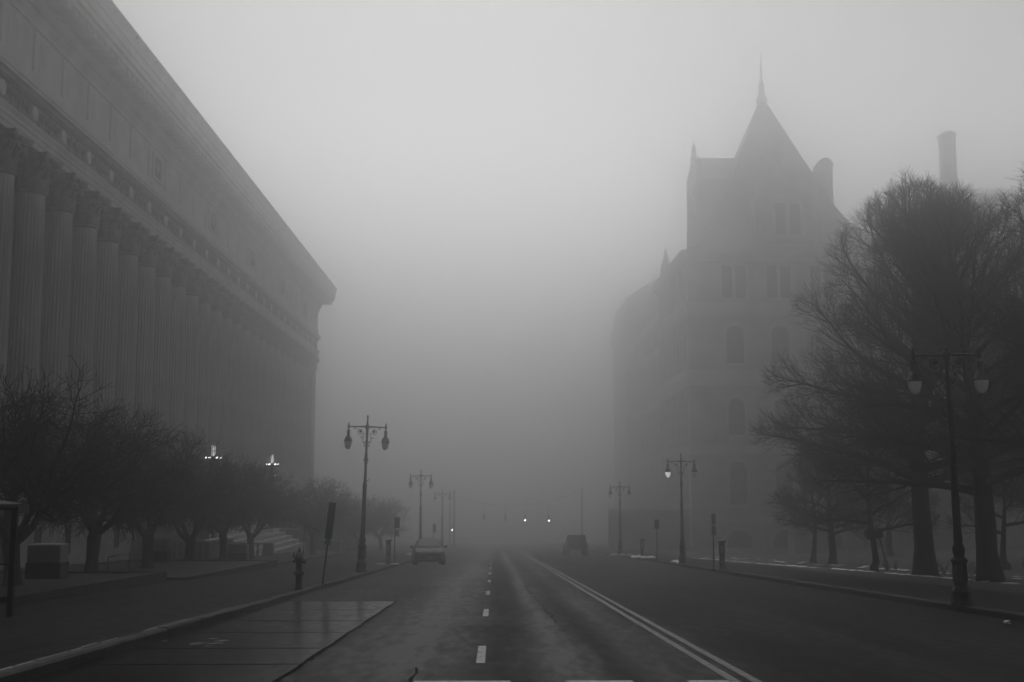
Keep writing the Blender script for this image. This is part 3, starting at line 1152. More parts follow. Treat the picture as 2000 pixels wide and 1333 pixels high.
# ------------------------------------------------------------------ street lamps
def make_lamp(label, loc, rz=0.0, scale=(1, 1, 1)):
    t = thing('street_lamp', label, 'street lamp', loc, rz, 'twin-arm street lamps along the avenue', scale)
    mb = MB()
    # octagonal foot
    mb.rings([[(r_ * math.cos(R(22.5 + 45 * k)), r_ * math.sin(R(22.5 + 45 * k)), z) for k in range(8)] for r_, z in ((.255, 0), (.255, .1), (.235, .13), (.225, .32), (.245, .36), (.22, .42), (.17, .5), (.155, .58))], cap=True)
    mb.lathe([(.158, .57), (.16, .9), (.172, 1.06), (.2, 1.1), (.205, 1.14), (.17, 1.17), (.125, 1.22), (.135, 1.3), (.15, 1.38), (.14, 1.46), (.105, 1.55), (.11, 1.7), (.1, 1.78), (.103, 1.84), (.096, 1.88), (.094, 2.65), (.088, 3.4), (.095, 3.46), (.088, 3.54), (.1, 3.8), (.075, 3.9), (.062, 4.0), (.056, 4.72), (.075, 4.78), (.068, 4.86), (.11, 4.93), (.105, 4.97), (.06, 5.02), (.072, 5.12), (.052, 5.25), (.047, 5.9), (.06, 6.1), (.055, 6.25), (.085, 6.33), (.12, 6.41), (.085, 6.47), (.05, 6.52)], 16)
    for k in range(8):                                   # fluting beads on the foot
        a = R(45 * k)
        mb.tube([(.165 * math.cos(a), .165 * math.sin(a), .6), (.167 * math.cos(a), .167 * math.sin(a), 1.03)], .02, 5)
    mb.tube([(.06, 0, 3.98), (.14, 0, 4.03), (.2, 0, 4.12)], [.016, .014, .008], 5)
    mb.build('post', 'iron', t)
    mb = MB()
    mb.lathe([(.05, 6.515), (.04, 6.6), (.032, 6.78), (.04, 6.8), (.03, 6.82), (.048, 6.87), (.03, 6.91), (.006, 6.95)], 10)
    mb.build('finial', 'iron', t)
    mb = MB()
    mb.tube([(-.83, 0, 6.40), (-.4, 0, 6.41), (-.12, 0, 6.415)], [.026, .03, .042], 8)
    mb.tube([(.12, 0, 6.415), (.4, 0, 6.41), (.83, 0, 6.40)], [.042, .03, .026], 8)
    for s in (-1, 1):
        mb.lathe([(.02, 6.3), (.05, 6.34), (.05, 6.44), (.03, 6.47), (.038, 6.5), (.018, 6.55), (.004, 6.62)], 8, (s * .83, 0, 0))
    mb.build('cross_arm', 'iron', t)

    def spiral(cx, cz, r0, turns, s, a0=0.0, n=26):
        out = []
        for i in range(n):
            q = i / (n - 1)
            a = a0 + s * turns * 2 * math.pi * q
            rr = r0 * (1 - .86 * q)
            out.append((cx + rr * math.cos(a), 0, cz + rr * math.sin(a)))
        return out
    for s in (-1, 1):
        mb = MB()
        big = spiral(s * .31, 6.2, .155, 1.7, s, 0 if s < 0 else math.pi)
        stem = [(s * .05, 0, 5.62), (s * .14, 0, 5.68), (s * .2, 0, 5.8), (s * .155, 0, 5.98), (s * .14, 0, 6.1)]
        mb.tube(stem + big[1:], .0125, 5)
        mb.sphere((s * .31, 0, 6.2), .06, 8, 6, (1, .5, 1))
        mb.tube(spiral(s * .56, 6.33, .05, 1.1, -s, math.pi / 2, 12), .01, 4)
        mb.tube(spiral(s * .24, 5.93, .05, 1.1, s, math.pi, 12), .009, 4)
        mb.tube(spiral(s * .09, 5.74, .055, 1.2, -s, 0 if s > 0 else math.pi, 12), .01, 4)
        mb.tube(spiral(s * .11, 5.56, .05, 1.2, s, math.pi / 2, 12), .01, 4)
        mb.tube([(s * .46, 0, 6.28), (s * .5, 0, 6.36), (s * .56, 0, 6.38)], .009, 4)
        mb.build('scroll', 'iron', t)
    for s in (-1, 1):
        mb = MB()
        x = s * .83
        mb.lathe([(.025, 6.33), (.03, 6.26), (.075, 6.235), (.08, 6.2), (.07, 6.18), (.07, 6.0), (.078, 5.97), (.12, 5.93), (.155, 5.86), (.172, 5.78), (.19, 5.765), (.19, 5.735), (.165, 5.73)], 16, (x, 0, 0))
        mb.build('lantern', 'iron', t)
        ln = t.children[-1]
        mb = MB()
        mb.lathe([(.163, 5.73), (.165, 5.7), (.155, 5.6), (.13, 5.5), (.095, 5.43), (.05, 5.395), (.005, 5.385)], 16, (x, 0, 0))
        mb.build('globe', 'globe', ln)
    return t


L1 = make_lamp('tall black twin lamp standing on the left pavement near the tilted sign', (-5.87, 53.0, zg(53) + .145), R(2))
L1.rotation_euler = (0, R(1.6), R(2))
dup(L1, (-5.95, 96.5, zg(96.5) + .145), 'twin lamp rising behind the car parked at the left kerb', R(-3))
dup(L1, (-5.9, 136, zg(136) + .145), 'faint far twin lamp beyond the parked car on the left', R(2))
r1 = dup(L1, (10.62, 27.1, zg(27.1) + .145), 'big near twin lamp at the right kerb in front of the bare trees', R(-1), (.93, .93, .893))
r1.rotation_euler = (0, R(-.9), R(-1))
r2 = dup(L1, (10.9, 68.9, zg(68.9) + .145), 'twin lamp with its left globe lit on the right pavement', R(2), (.94, .94, .915))
dup(L1, (10.55, 99.5, zg(99.5) + .145), 'pale distant twin lamp on the right pavement beyond the lit one', R(-4), (.94, .94, .88))
for ch in list(r1.children):                             # the near lamp has lost its spike
    if ch.name.startswith('finial'):
        mb = MB().lathe([(.05, 6.515), (.055, 6.55), (.03, 6.6), (.01, 6.62)], 10)
        me = mb.mesh('finial')
        me.materials.append(M['iron'])
        ch.data = me
for ch in r2.children:
    for g in ch.children:
        if g.name.startswith('globe') and min(v.co.x for v in g.data.vertices) < 0:
            me = g.data.copy()
            me.materials.clear()
            me.materials.append(M['litlamp'])
            g.data = me

# ------------------------------------------------------------------ candelabra in front of the colonnade
def candelabrum(label, x, y):
    z = zg(y)
    t = thing('candelabrum', label, 'lamp post', (x, y, z), 0, 'lit candelabra by the colonnade steps')
    zr = 2.3 + 1.7 - z
    mb = MB()
    mb.box(-.6, .6, -.6, .6, 0, 1.4)
    mb.lathe([(.5, 1.4), (.55, 1.5), (.3, 1.8), (.22, 2.4), (.3, 2.6), (.17, 3), (.13, zr - 1.5), (.2, zr - 1.4), (.12, zr - 1.2), (.1, zr - .2), (.2, zr - .1), (.1, zr), (.05, zr + .1)], 12)
    mb.build('post', 'iron', t)
    for k in range(6):
        a = 2 * math.pi * k / 6 + .3
        for zz, rr, rad in ((zr, .52, .055), (zr - .98, .54, .03)):
            mb = MB()
            mb.tube([(.1 * math.cos(a), .1 * math.sin(a), zz - .25), (rr * .7 * math.cos(a), rr * .7 * math.sin(a), zz - .25), (rr * math.cos(a), rr * math.sin(a), zz - rad)], .02, 4)
            ar = mb.build('branch', 'iron', t)
            mb = MB()
            mb.sphere((rr * math.cos(a), rr * math.sin(a), zz), rad, 8, 6)
            mb.build('bulb', 'lit', ar)
    for k in range(4):
        a = 2 * math.pi * k / 4 + .4
        mb = MB()
        c = (.11 * math.cos(a), .11 * math.sin(a))
        mb.tube([(c[0], c[1], zr + .1), (c[0], c[1], zr + .5), (c[0], c[1], zr + .85)], [.022, .02, .008], 6)
        mb.build('flame_bulb', 'litflame', t)


M['litflame'] = emit('lit_flame', .65)
candelabrum('lit candelabrum half hidden by the low tree crowns, nearer the camera', -20.1, 85)
candelabrum('lit candelabrum with a clear ring of bulbs beside the building corner', -20.0, 107)

# ------------------------------------------------------------------ hydrant, signs, meters
t = thing('fire_hydrant', 'dark fire hydrant with pale bonnet and thin marker rod at the left kerb', 'hydrant', (-5.78, 35.6, zg(35.6) + .145))
mb = MB()
mb.lathe([(.115, 0), (.12, .04), (.1, .07), (.095, .43), (.15, .44), (.155, .455), (.155, .5), (.095, .515), (.098, .84), (.125, .86), (.13, .92), (.11, .94)], 16)
for k in range(8):
    a = k * math.pi / 4
    mb.lathe([(.014, .43), (.014, .53)], 6, (.13 * math.cos(a), .13 * math.sin(a), 0))
mb.build('barrel', 'iron', t)
mb = MB()
mb.lathe([(.125, .942), (.128, .97), (.115, 1.03), (.085, 1.08), (.05, 1.1)], 16)
bn = mb.build('bonnet', 'steel', t)
mb = MB()
mb.lathe([(.055, 1.1), (.05, 1.14), (.03, 1.15), (.026, 1.21), (.01, 1.23)], 6, smooth=False)
mb.build('nut', 'iron', bn)
for s, ln, rad in ((1, .2, .06), (-1, .17, .04)):
    mb = MB()
    mb.tube([(s * .08, -.02, .83), (s * (ln - .06), -.04, .83), (s * (ln - .055), -.04, .83), (s * ln, -.04, .83), (s * (ln + .012), -.04, .83)], [rad * .8, rad * .8, rad * 1.15, rad * 1.15, rad * .5], 12)
    mb.build('outlet_cap', 'iron' if s < 0 else 'steel', t)
mb = MB()
mb.tube([(-.13, -.02, .9), (-.165, -.02, .98), (-.15, -.02, 1.1)], [.02, .025, .015], 6)
mb.build('hose_hook', 'iron', t)
mb = MB()
mb.tube([(.1, .05, .95), (.12, .05, 1.3), (.122, .05, 1.85)], [.01, .008, .006], 5)
mb.tube([(.122, .05, 1.85), (.2, .05, 1.87), (.4, .05, 1.78), (.62, .05, 1.69)], .007, 4)
mb.build('marker_rod', 'iron', t)


def sign_post(label, x, y, hgt, panels, lean=0.0, rz=0.0, group=None, m='signback', rp=.03):
    t = thing('street_sign', label, 'sign', (x, y, zg(y) + .145), rz, group)
    t.rotation_euler = (0, lean, rz)
    mb = MB()
    mb.tube([(0, 0, -.1), (0, 0, hgt * .5), (0, 0, hgt)], rp, 6)
    mb.build('post', 'signback', t)
    for cx, z0, z1, w_, mm in panels:
        mb = MB()
        c = .025
        ring = [(-w_ / 2 + c, z0), (w_ / 2 - c, z0), (w_ / 2, z0 + c), (w_ / 2, z1 - c), (w_ / 2 - c, z1), (-w_ / 2 + c, z1), (-w_ / 2, z1 - c), (-w_ / 2, z0 + c)]
        mb.rings([[(cx + p, yy, z) for p, z in ring] for yy in (-.04, -.034)], cap=True)
        for zz in (z0 + .12, z1 - .12):
            mb.box(cx - .02, cx + .02, -.05, -.03, zz - .012, zz + .012)
        mb.build('panel', mm, t)
    return t


sign_post('leaning post with a long dark sign panel behind the hydrant', -5.62, 39.4, 2.65, [(.0, 1.48, 2.68, .235, 'signback'), (-.0, 1.29, 1.46, .2, 'steel')], R(6.2))
sign_post('upright sign beside the parking meter on the left pavement', -5.66, 68.2, 2.65, [(.12, 2.02, 2.64, .3, 'signback'), (.11, 1.55, 1.9, .24, 'signpale')])
sign_post('slim sign with two pale plates beside the right parking meter', 10.36, 56.2, 2.62, [(.02, 2.1, 2.6, .2, 'signpale'), (.02, 1.6, 2.03, .2, 'signpale')])
sign_post('faint sign on the right pavement past the lit lamp', 10.4, 76, 2.6, [(0, 2.0, 2.6, .3, 'signback')])
sign_post('dim sign on the left pavement beyond the parked car', -5.7, 112, 2.7, [(.1, 1.9, 2.7, .3, 'signback')])


def meter(label, x, y, rz=0.0):
    t = thing('parking_meter', label, 'parking meter', (x, y, zg(y) + .145), rz, 'parking pay stations along the avenue')
    mb = MB()
    mb.bevbox(-.15, .15, -.12, .12, 0, .06, .015)
    mb.bevbox(-.12, .12, -.09, .09, .061, .72, .02)
    mb.bevbox(-.135, .135, -.105, .105, .722, 1.27, .02)
    mb.build('housing', 'iron', t)
    mb = MB()
    mb.add([(-.18, -.16, 1.27), (.18, -.16, 1.27), (.18, .14, 1.275), (-.18, .14, 1.275), (-.18, -.18, 1.33), (.18, -.18, 1.37), (.18, .14, 1.4), (-.18, .14, 1.34)], [(0, 3, 2, 1), (4, 5, 6, 7), (0, 1, 5, 4), (1, 2, 6, 5), (2, 3, 7, 6), (3, 0, 4, 7)])
    mb.build('hood', 'iron', t)
    mb = MB()
    mb.box(-.08, .05, -.112, -.106, .78, 1.1)
    mb.build('screen', 'signpale', t)
    mb = MB()
    mb.box(-.08, .08, -.1, -.091, .3, .42)
    mb.build('ticket_tray', 'steel', t)


meter('black parking pay station on the left pavement with snow at its foot', -6.02, 68.3)
meter('black parking pay station on the right pavement beside a slim sign', 10.75, 56.2)
meter('small distant pay station by the right kerb near the snow heap', 11.0, 88.5)
meter('faint far pay station on the left pavement behind the parked car', -6.1, 118)

# park lamp behind the bare trees
t = thing('park_lamp', 'thin dark lamp pole in the park between the two big trunks', 'lamp post', (27.2, 69.3, zg(69.3) + .1))
mb = MB()
mb.lathe([(.14, 0), (.15, .2), (.08, .3), (.07, 3.3), (.11, 3.35), (.06, 3.4)], 10)
mb.build('post', 'iron', t)
mb = MB()
mb.lathe([(.08, 3.4), (.2, 3.5), (.24, 3.8), (.26, 3.82), (.05, 3.98), (.02, 4.1)], 10)
mb.build('lantern', 'steel', t)

# ------------------------------------------------------------------ pale blocks, handrail, shelter, litter
def block(label, x, y, z, wx, wy, h1, h2, rz):
    t = thing('stone_block', label, 'stone block', (x, y, z), rz, 'pale blocks on dark plinths in the planting beds')
    mb = MB()
    mb.bevbox(-wx / 2 - .03, wx / 2 + .03, -wy / 2 - .03, wy / 2 + .03, -.1, h1, .02)
    mb.build('plinth', 'plinth', t)
    mb = MB()
    mb.bevbox(-wx / 2, wx / 2, -wy / 2, wy / 2, h1 + .002, h1 + h2, .03)
    mb.build('block', 'concrete', t)


def bz(y, a=None):
    for (y0, y1) in ((24, 41.4), (43.4, 61.5), (64, 108)):
        if y <= y1 + 1:
            f = (y - y0) / (y1 - y0)
            return (zg(y0) + .24) * (1 - f) + (zg(y1) + .52) * f - .05
    return zg(y)


block('pale block on a dark plinth, nearest of the row, left of the first gnarled trunk', -13.95, 37.6, bz(37.6), 1.0, .9, .52, .55, R(4))
block('pale block on a dark plinth between the second and third gnarled trunks', -16.9, 60.2, bz(60.2), 1.15, 1.0, .55, .58, R(3))
block('small pale block on a dark plinth among the far low trees', -15.6, 73.2, bz(73.2), 1.1, 1.0, .5, .5, R(3))

t = thing('handrail', 'thin metal handrail beside the second gnarled trunk', 'handrail', (-13.45, 41.9, zg(42) + .2))
mb = MB()
e = Vector((-2.0, 9.0, -.33))
for f in (0, 1):
    p = e * f
    mb.tube([p + Vector((0, 0, 0)), p + Vector((0, 0, .8))], .02, 6)
mb.tube([Vector((0, 0, .8)), e + Vector((0, 0, .8))], .024, 6)
mb.tube([Vector((0, 0, .08)), e + Vector((0, 0, .08))], .022, 6)
mb.build('rail', 'steel', t)

t = thing('bus_shelter', 'dark bus shelter with glazed side at the left edge', 'bus shelter', (-9.5, 23.75, zg(23.75) + .145))
for x, y in ((0, 0), (-1.55, 0), (-1.55, -4), (0, -4)):
    mb = MB()
    mb.bevbox(x - .055, x + .055, y - .055, y + .055, 0, 2.16, .012)
    mb.bevbox(x - .1, x + .1, y - .1, y + .1, -.03, -.001, .01)
    mb.build('post', 'iron', t)
mb = MB()
for y in (0, -4):
    for z, h in ((.28, .11), (1.0, .03), (2.1, .06)):
        mb.box(-1.495, -.056, y - .03, y + .03, z, z + h)
for z, h in ((.28, .11), (1.0, .03), (2.1, .06)):
    mb.box(-1.58, -1.52, -3.944, -.056, z, z + h)
for x in (-.35, -.7, -1.1):
    mb.box(x - .012, x + .012, -.02, .02, .391, .999)
mb.box(-.03, .03, -3.944, -.056, 2.09, 2.16)
mb.build('frame', 'iron', t)
mb = MB()
mb.box(-1.48, -.07, -.006, .006, .395, 2.09)
mb.build('glass_panel', 'glass', t)
mb = MB()
mb.box(-1.556, -1.544, -3.93, -.07, .395, 2.09)
mb.build('glass_panel', 'glass', t)
mb = MB()
n = 8
rs = []
for y in (-4.3, .12):
    rs.append([(-1.9 + 2.02 * i / n, y, 2.2 + .1 * math.sin(math.pi * i / n)) for i in range(n + 1)] + [(.12, y, 2.163), (-1.9, y, 2.163)])
mb.rings(rs, cap=True)
mb.build('roof', 'iron', t)
mb = MB()
mb.box(.06, .26, -.012, .012, 2.0, 2.16)
for k in range(4):
    mb.box(.075, .245, -.016, -.0125, 2.02 + .034 * k, 2.038 + .034 * k)
mb.build('sign_plate', 'signpale', t)
mb = MB()
mb.box(-1.4, -.95, -3.4, -.8, .42, .46)
for y in (-3.2, -1.0):
    mb.box(-1.25, -1.15, y - .03, y + .03, .005, .42)
mb.build('bench', 'iron', t)

t = thing('litter_cup', 'small white crumpled cup lying at the right kerb', 'litter', (9.95, 23.2, zg(23.2) + .045), R(40))
mb = MB()
mb.lathe([(.03, -.05), (.034, -.045), (.042, .05), (.046, .055), (.04, .058), (.03, -.03)], 12)
o = mb.build('cup', 'snow', t)
o.rotation_euler = (R(80), 0, 0)

# ------------------------------------------------------------------ signals over the far crossing
def pole(label, x, y, h):
    t = thing('signal_pole', label, 'pole', (x, y, zg(y) + .1), 0, 'signal poles at the far crossing')
    mb = MB()
    mb.lathe([(.26, 0), (.26, .3), (.17, .4), (.13, h - .1), (.16, h), (.02, h + .1)], 10)
    mb.build('post', 'iron', t)
    return t


pole('tall signal pole in the mist at the far left corner', -7.4, 200, 8.8)
pole('tall signal pole in the mist at the far right corner', 14.8, 200, 9.6)
pole('second faint pole beyond the left twin lamps', -5.9, 176, 8.2)
wr_ = MB()


def wire_z(x):
    q = (x + 7.4) / 22.2
    return zg(200) + .1 + 8.5 + .8 * q - 2.9 * 4 * q * (1 - q) * .75


wr_.tube([(-7.4 + 22.2 * i / 20, 200, wire_z(-7.4 + 22.2 * i / 20)) for i in range(21)], .035, 5)
tag(wr_.build('span_wire', 'iron'), 'slack wire carrying the traffic signals across the far crossing', 'wire')


def signal(label, x, y, ztop, lit, wire=True):
    t = thing('traffic_signal', label, 'traffic light', (x, y, ztop - 1.15), 0, 'traffic signals at the far crossing')
    mb = MB()
    mb.bevbox(-.2, .2, -.12, .12, 0, 1.15, .03)
    for k in range(3):
        mb.tube([(0, -.12, .2 + .37 * k), (0, -.32, .2 + .37 * k)], [.16, .16], 10)
    mb.tube([(0, 0, 1.15), (0, 0, (wire_z(x) - ztop + 1.15) if wire else 1.3)], .03, 5)
    mb.build('housing', 'iron', t)
    for k in range(3):
        mb = MB()
        mb.sphere((0, -.325, .2 + .37 * k), .15, 10, 6, (1, .3, 1))
        mb.build('lens', 'litfar' if k == lit else 'dark', t)


signal('dark traffic light facing away, leftmost on the wire', -1.7, 199.9, -2.2, -1)
signal('traffic light facing away on the wire over the street middle', 1.9, 199.9, -2.3, -1)
signal('brightly lit traffic light hanging right of the street middle', 5.2, 199.9, -2.4, 0)
signal('lit traffic light hanging nearest the right kerb', 9.2, 199.9, -2.45, 0)
signal('lit signal mounted low beside the left poles', -6.9, 198, -3.9, 0, False)

# ------------------------------------------------------------------ vehicles
def loft(mb, st, n=None, smooth=True, cap=True):
    mb.rings(st, cap=cap, smooth=smooth)


def wheel(t, x, y, s, r_=.33, wdt=.22):
    mb = MB()
    prof = [(r_ * .62, -wdt / 2), (r_ * .95, -wdt / 2), (r_, -wdt * .3), (r_, wdt * .3), (r_ * .95, wdt / 2), (r_ * .62, wdt / 2)]
    rs = [[(x + q, y + p * math.cos(2 * math.pi * k / 20), r_ + p * math.sin(2 * math.pi * k / 20)) for k in range(20)] for p, q in prof]
    mb.rings(rs, cap=True, smooth=True)
    w_ = mb.build('wheel', 'tyre', t)
    mb = MB()
    for k in range(5):
        a = 2 * math.pi * k / 5
        c, si = math.cos(a), math.sin(a)
        o = x + s * (wdt / 2 + .006)
        mb.tube([(o, y + .05 * c, r_ + .05 * si), (o, y + r_ * .6 * c, r_ + r_ * .6 * si)], [.05, .035], 5)
    mb.tube([(x + s * (wdt / 2 - .01), y, r_), (x + s * (wdt / 2 + .02), y, r_)], [r_ * .25, r_ * .2], 12)
    mb.build('rim', 'steel', w_)


def sec(y, hw, z0, zb, hwt, zt):
    """Car cross-section: sill, flank, shoulder, roof edge, roof."""
    return [(-hw + .06, y, z0), (-hw, y, z0 + .18), (-hw, y, zb - .14), (-hw + .07, y, zb), (-hwt - .02, y, zb + (zt - zb) * .1), (-hwt + .1, y, zt - .05), (-hwt + .25, y, zt), (0, y, zt + .02),
            (hwt - .25, y, zt), (hwt - .1, y, zt - .05), (hwt + .02, y, zb + (zt - zb) * .1), (hw - .07, y, zb), (hw, y, zb - .14), (hw, y, z0 + .18), (hw - .06, y, z0)]


def make_car(label, loc, rz):
    t = thing('parked_car', label, 'car', loc, rz)
    t.rotation_euler = (-math.atan(SLOPE), 0, rz)
    mb = MB()
    L = [(-2.22, .62, .3, .62, .5, .64), (-2.15, .82, .24, .72, .6, .76), (-1.95, .9, .2, .84, .66, .88), (-1.5, .92, .2, .93, .7, .96), (-1.0, .925, .2, .98, .72, 1.02), (-.85, .925, .2, 1.0, .76, 1.08), (-.1, .925, .2, 1.02, .68, 1.5), (.4, .925, .2, 1.03, .67, 1.56), (1.2, .925, .2, 1.04, .66, 1.54), (1.8, .92, .22, 1.05, .64, 1.42), (2.1, .88, .3, 1.03, .62, 1.15), (2.22, .8, .4, .95, .6, .98)]
    mb.rings([sec(*q) for q in L], cap=True, smooth=True)
    mb.build('body', 'carpaint', t)
    mb = MB()                                            # windscreen, a hair proud of the shell
    mb.add([(-.7, -.87, 1.10), (.7, -.87, 1.10), (.56, -.14, 1.5), (-.56, -.14, 1.5)], [(0, 1, 2, 3)])
    for i, v in enumerate(mb.v):
        mb.v[i] = (v[0], v[1] - .03, v[2] + .02)
    mb.build('windscreen', 'dark', t)
    for s in (-1, 1):
        mb = MB()
        mb.add([(s * .79, -.55, 1.1), (s * .79, .45, 1.12), (s * .62, .4, 1.48), (s * .63, -.05, 1.44), (s * .79, .52, 1.12), (s * .78, 1.4, 1.14), (s * .62, 1.25, 1.46), (s * .62, .5, 1.48)], [(0, 1, 2, 3), (4, 5, 6, 7)])
        mb.build('side_window', 'dark', t)
        mb = MB()
        mb.sphere((s * 1.04, -.6, 1.08), .1, 8, 6, (1.1, .6, .8))
        mb.tube([(s * .85, -.58, 1.02), (s * 1.0, -.6, 1.06)], .03, 5)
        mb.build('mirror', 'carpaint', t)
        mb = MB()
        mb.sphere((s * .7, -2.08, .76), .16, 10, 6, (1.2, .5, .45))
        mb.build('headlight', 'lens', t)
    mb = MB()
    mb.tube([(-.78, -1.86, .885), (-.45, -2.06, .83), (0, -2.12, .81), (.45, -2.06, .83), (.78, -1.86, .885)], .016, 5)
    mb.build('bonnet_trim', 'chrome', t)
    mb = MB()
    mb.box(-.48, .48, -2.235, -2.15, .36, .58)
    for k in range(4):
        mb.box(-.47, .47, -2.25, -2.236, .385 + .05 * k, .4 + .05 * k)
    mb.build('grille', 'iron', t)
    mb = MB()
    mb.box(-.16, .16, -2.262, -2.251, .42, .52)
    mb.build('number_plate', 'signpale', t)
    for s in (-1, 1):
        for y in (-1.4, 1.35):
            wheel(t, s * .83, y, s)
    return t


make_car('dark parked car facing us with a shiny bonnet edge at the left kerb', (-4.02, 73.2, zg(73.2)), R(6))

t = thing('off_road_vehicle', 'boxy dark off-road vehicle seen from behind on the right side', 'car', (7.35, 107.5, zg(107.5)), R(2))
t.rotation_euler = (-math.atan(SLOPE), 0, R(2))
mb = MB()
mb.rings([[(-.84, y, .5), (-.86, y, .7), (-.86, y, 1.06), (-.8, y, 1.12), (.8, y, 1.12), (.86, y, 1.06), (.86, y, .7), (.84, y, .5)] for y in (-1.9, 1.2)], cap=True)
mb.rings([[(-.7, 1.2, .5), (-.72, 1.2, 1.1), (.72, 1.2, 1.1), (.7, 1.2, .5)], [(-.62, 2.1, .55), (-.62, 2.1, 1.05), (.62, 2.1, 1.05), (.62, 2.1, .55)]], cap=True)
for s in (-1, 1):
    for y in (-1.2, 1.45):
        mb.box(s * .86 - (.2 if s < 0 else 0), s * .86 + (.2 if s > 0 else 0), y - .5, y + .5, .82, .92)
mb.build('body', 'carpaint', t)
mb = MB()
mb.rings([[(-.8, -1.85, 1.122), (-.72, -1.78, 1.75), (-.66, -1.72, 1.82), (.66, -1.72, 1.82), (.72, -1.78, 1.75), (.8, -1.85, 1.122)], [(-.8, .9, 1.122), (-.72, .5, 1.75), (-.66, .45, 1.82), (.66, .45, 1.82), (.72, .5, 1.75), (.8, .9, 1.122)]], cap=True)
mb.build('hard_top', 'carpaint', t)
mb = MB()
mb.add([(-.6, -1.845, 1.22), (.6, -1.845, 1.22), (.55, -1.79, 1.68), (-.55, -1.79, 1.68)], [(0, 1, 2, 3)])
mb.build('rear_window', 'dark', t)
mb = MB()
mb.tube([(0.0, -1.9, 1.0), (0.0, -2.12, 1.0)], [.36, .36], 20)
mb.build('spare_wheel', 'tyre', t)
mb = MB()
mb.bevbox(-.88, .88, -2.1, -1.92, .48, .64, .02)
mb.build('bumper', 'steel', t)
for s in (-1, 1):
    mb = MB()
    mb.box(s * .74 - .08, s * .74 + .08, -1.96, -1.905, .82, 1.02)
    mb.build('tail_light', 'redlens', t)
    for y in (-1.2, 1.45):
        wheel(t, s * .84, y, s, .39, .25)

# ------------------------------------------------------------------ bare trees
def rot_about(d, axis, a):
    return Matrix.Rotation(a, 3, axis) @ d


def rand_perp(d, rnd):
    v = Vector((rnd.gauss(0, 1), rnd.gauss(0, 1), rnd.gauss(0, 1)))
    v = v - d * v.dot(d)
    return v.normalized() if v.length > 1e-6 else d.orthogonal().normalized()


def grow_line(p, d, L, n, wob, up, rnd, out=None):
    pts = [p.copy()]
    dirs = [d.copy()]
    for i in range(n):
        d = d + rand_perp(d, rnd) * wob + Vector((0, 0, up))
        d.normalize()
        p = p + d * (L / n)
        pts.append(p.copy())
        dirs.append(d.copy())
    return pts, dirs


def at_line(pts, dirs, t):
    f = t * (len(pts) - 1)
    i = min(int(f), len(pts) - 2)
    q = f - i
    return pts[i].lerp(pts[i + 1], q), dirs[i].lerp(dirs[i + 1], q).normalized()


def taper(r0, r1, n):
    return [r0 + (r1 - r0) * i / n for i in range(n + 1)]


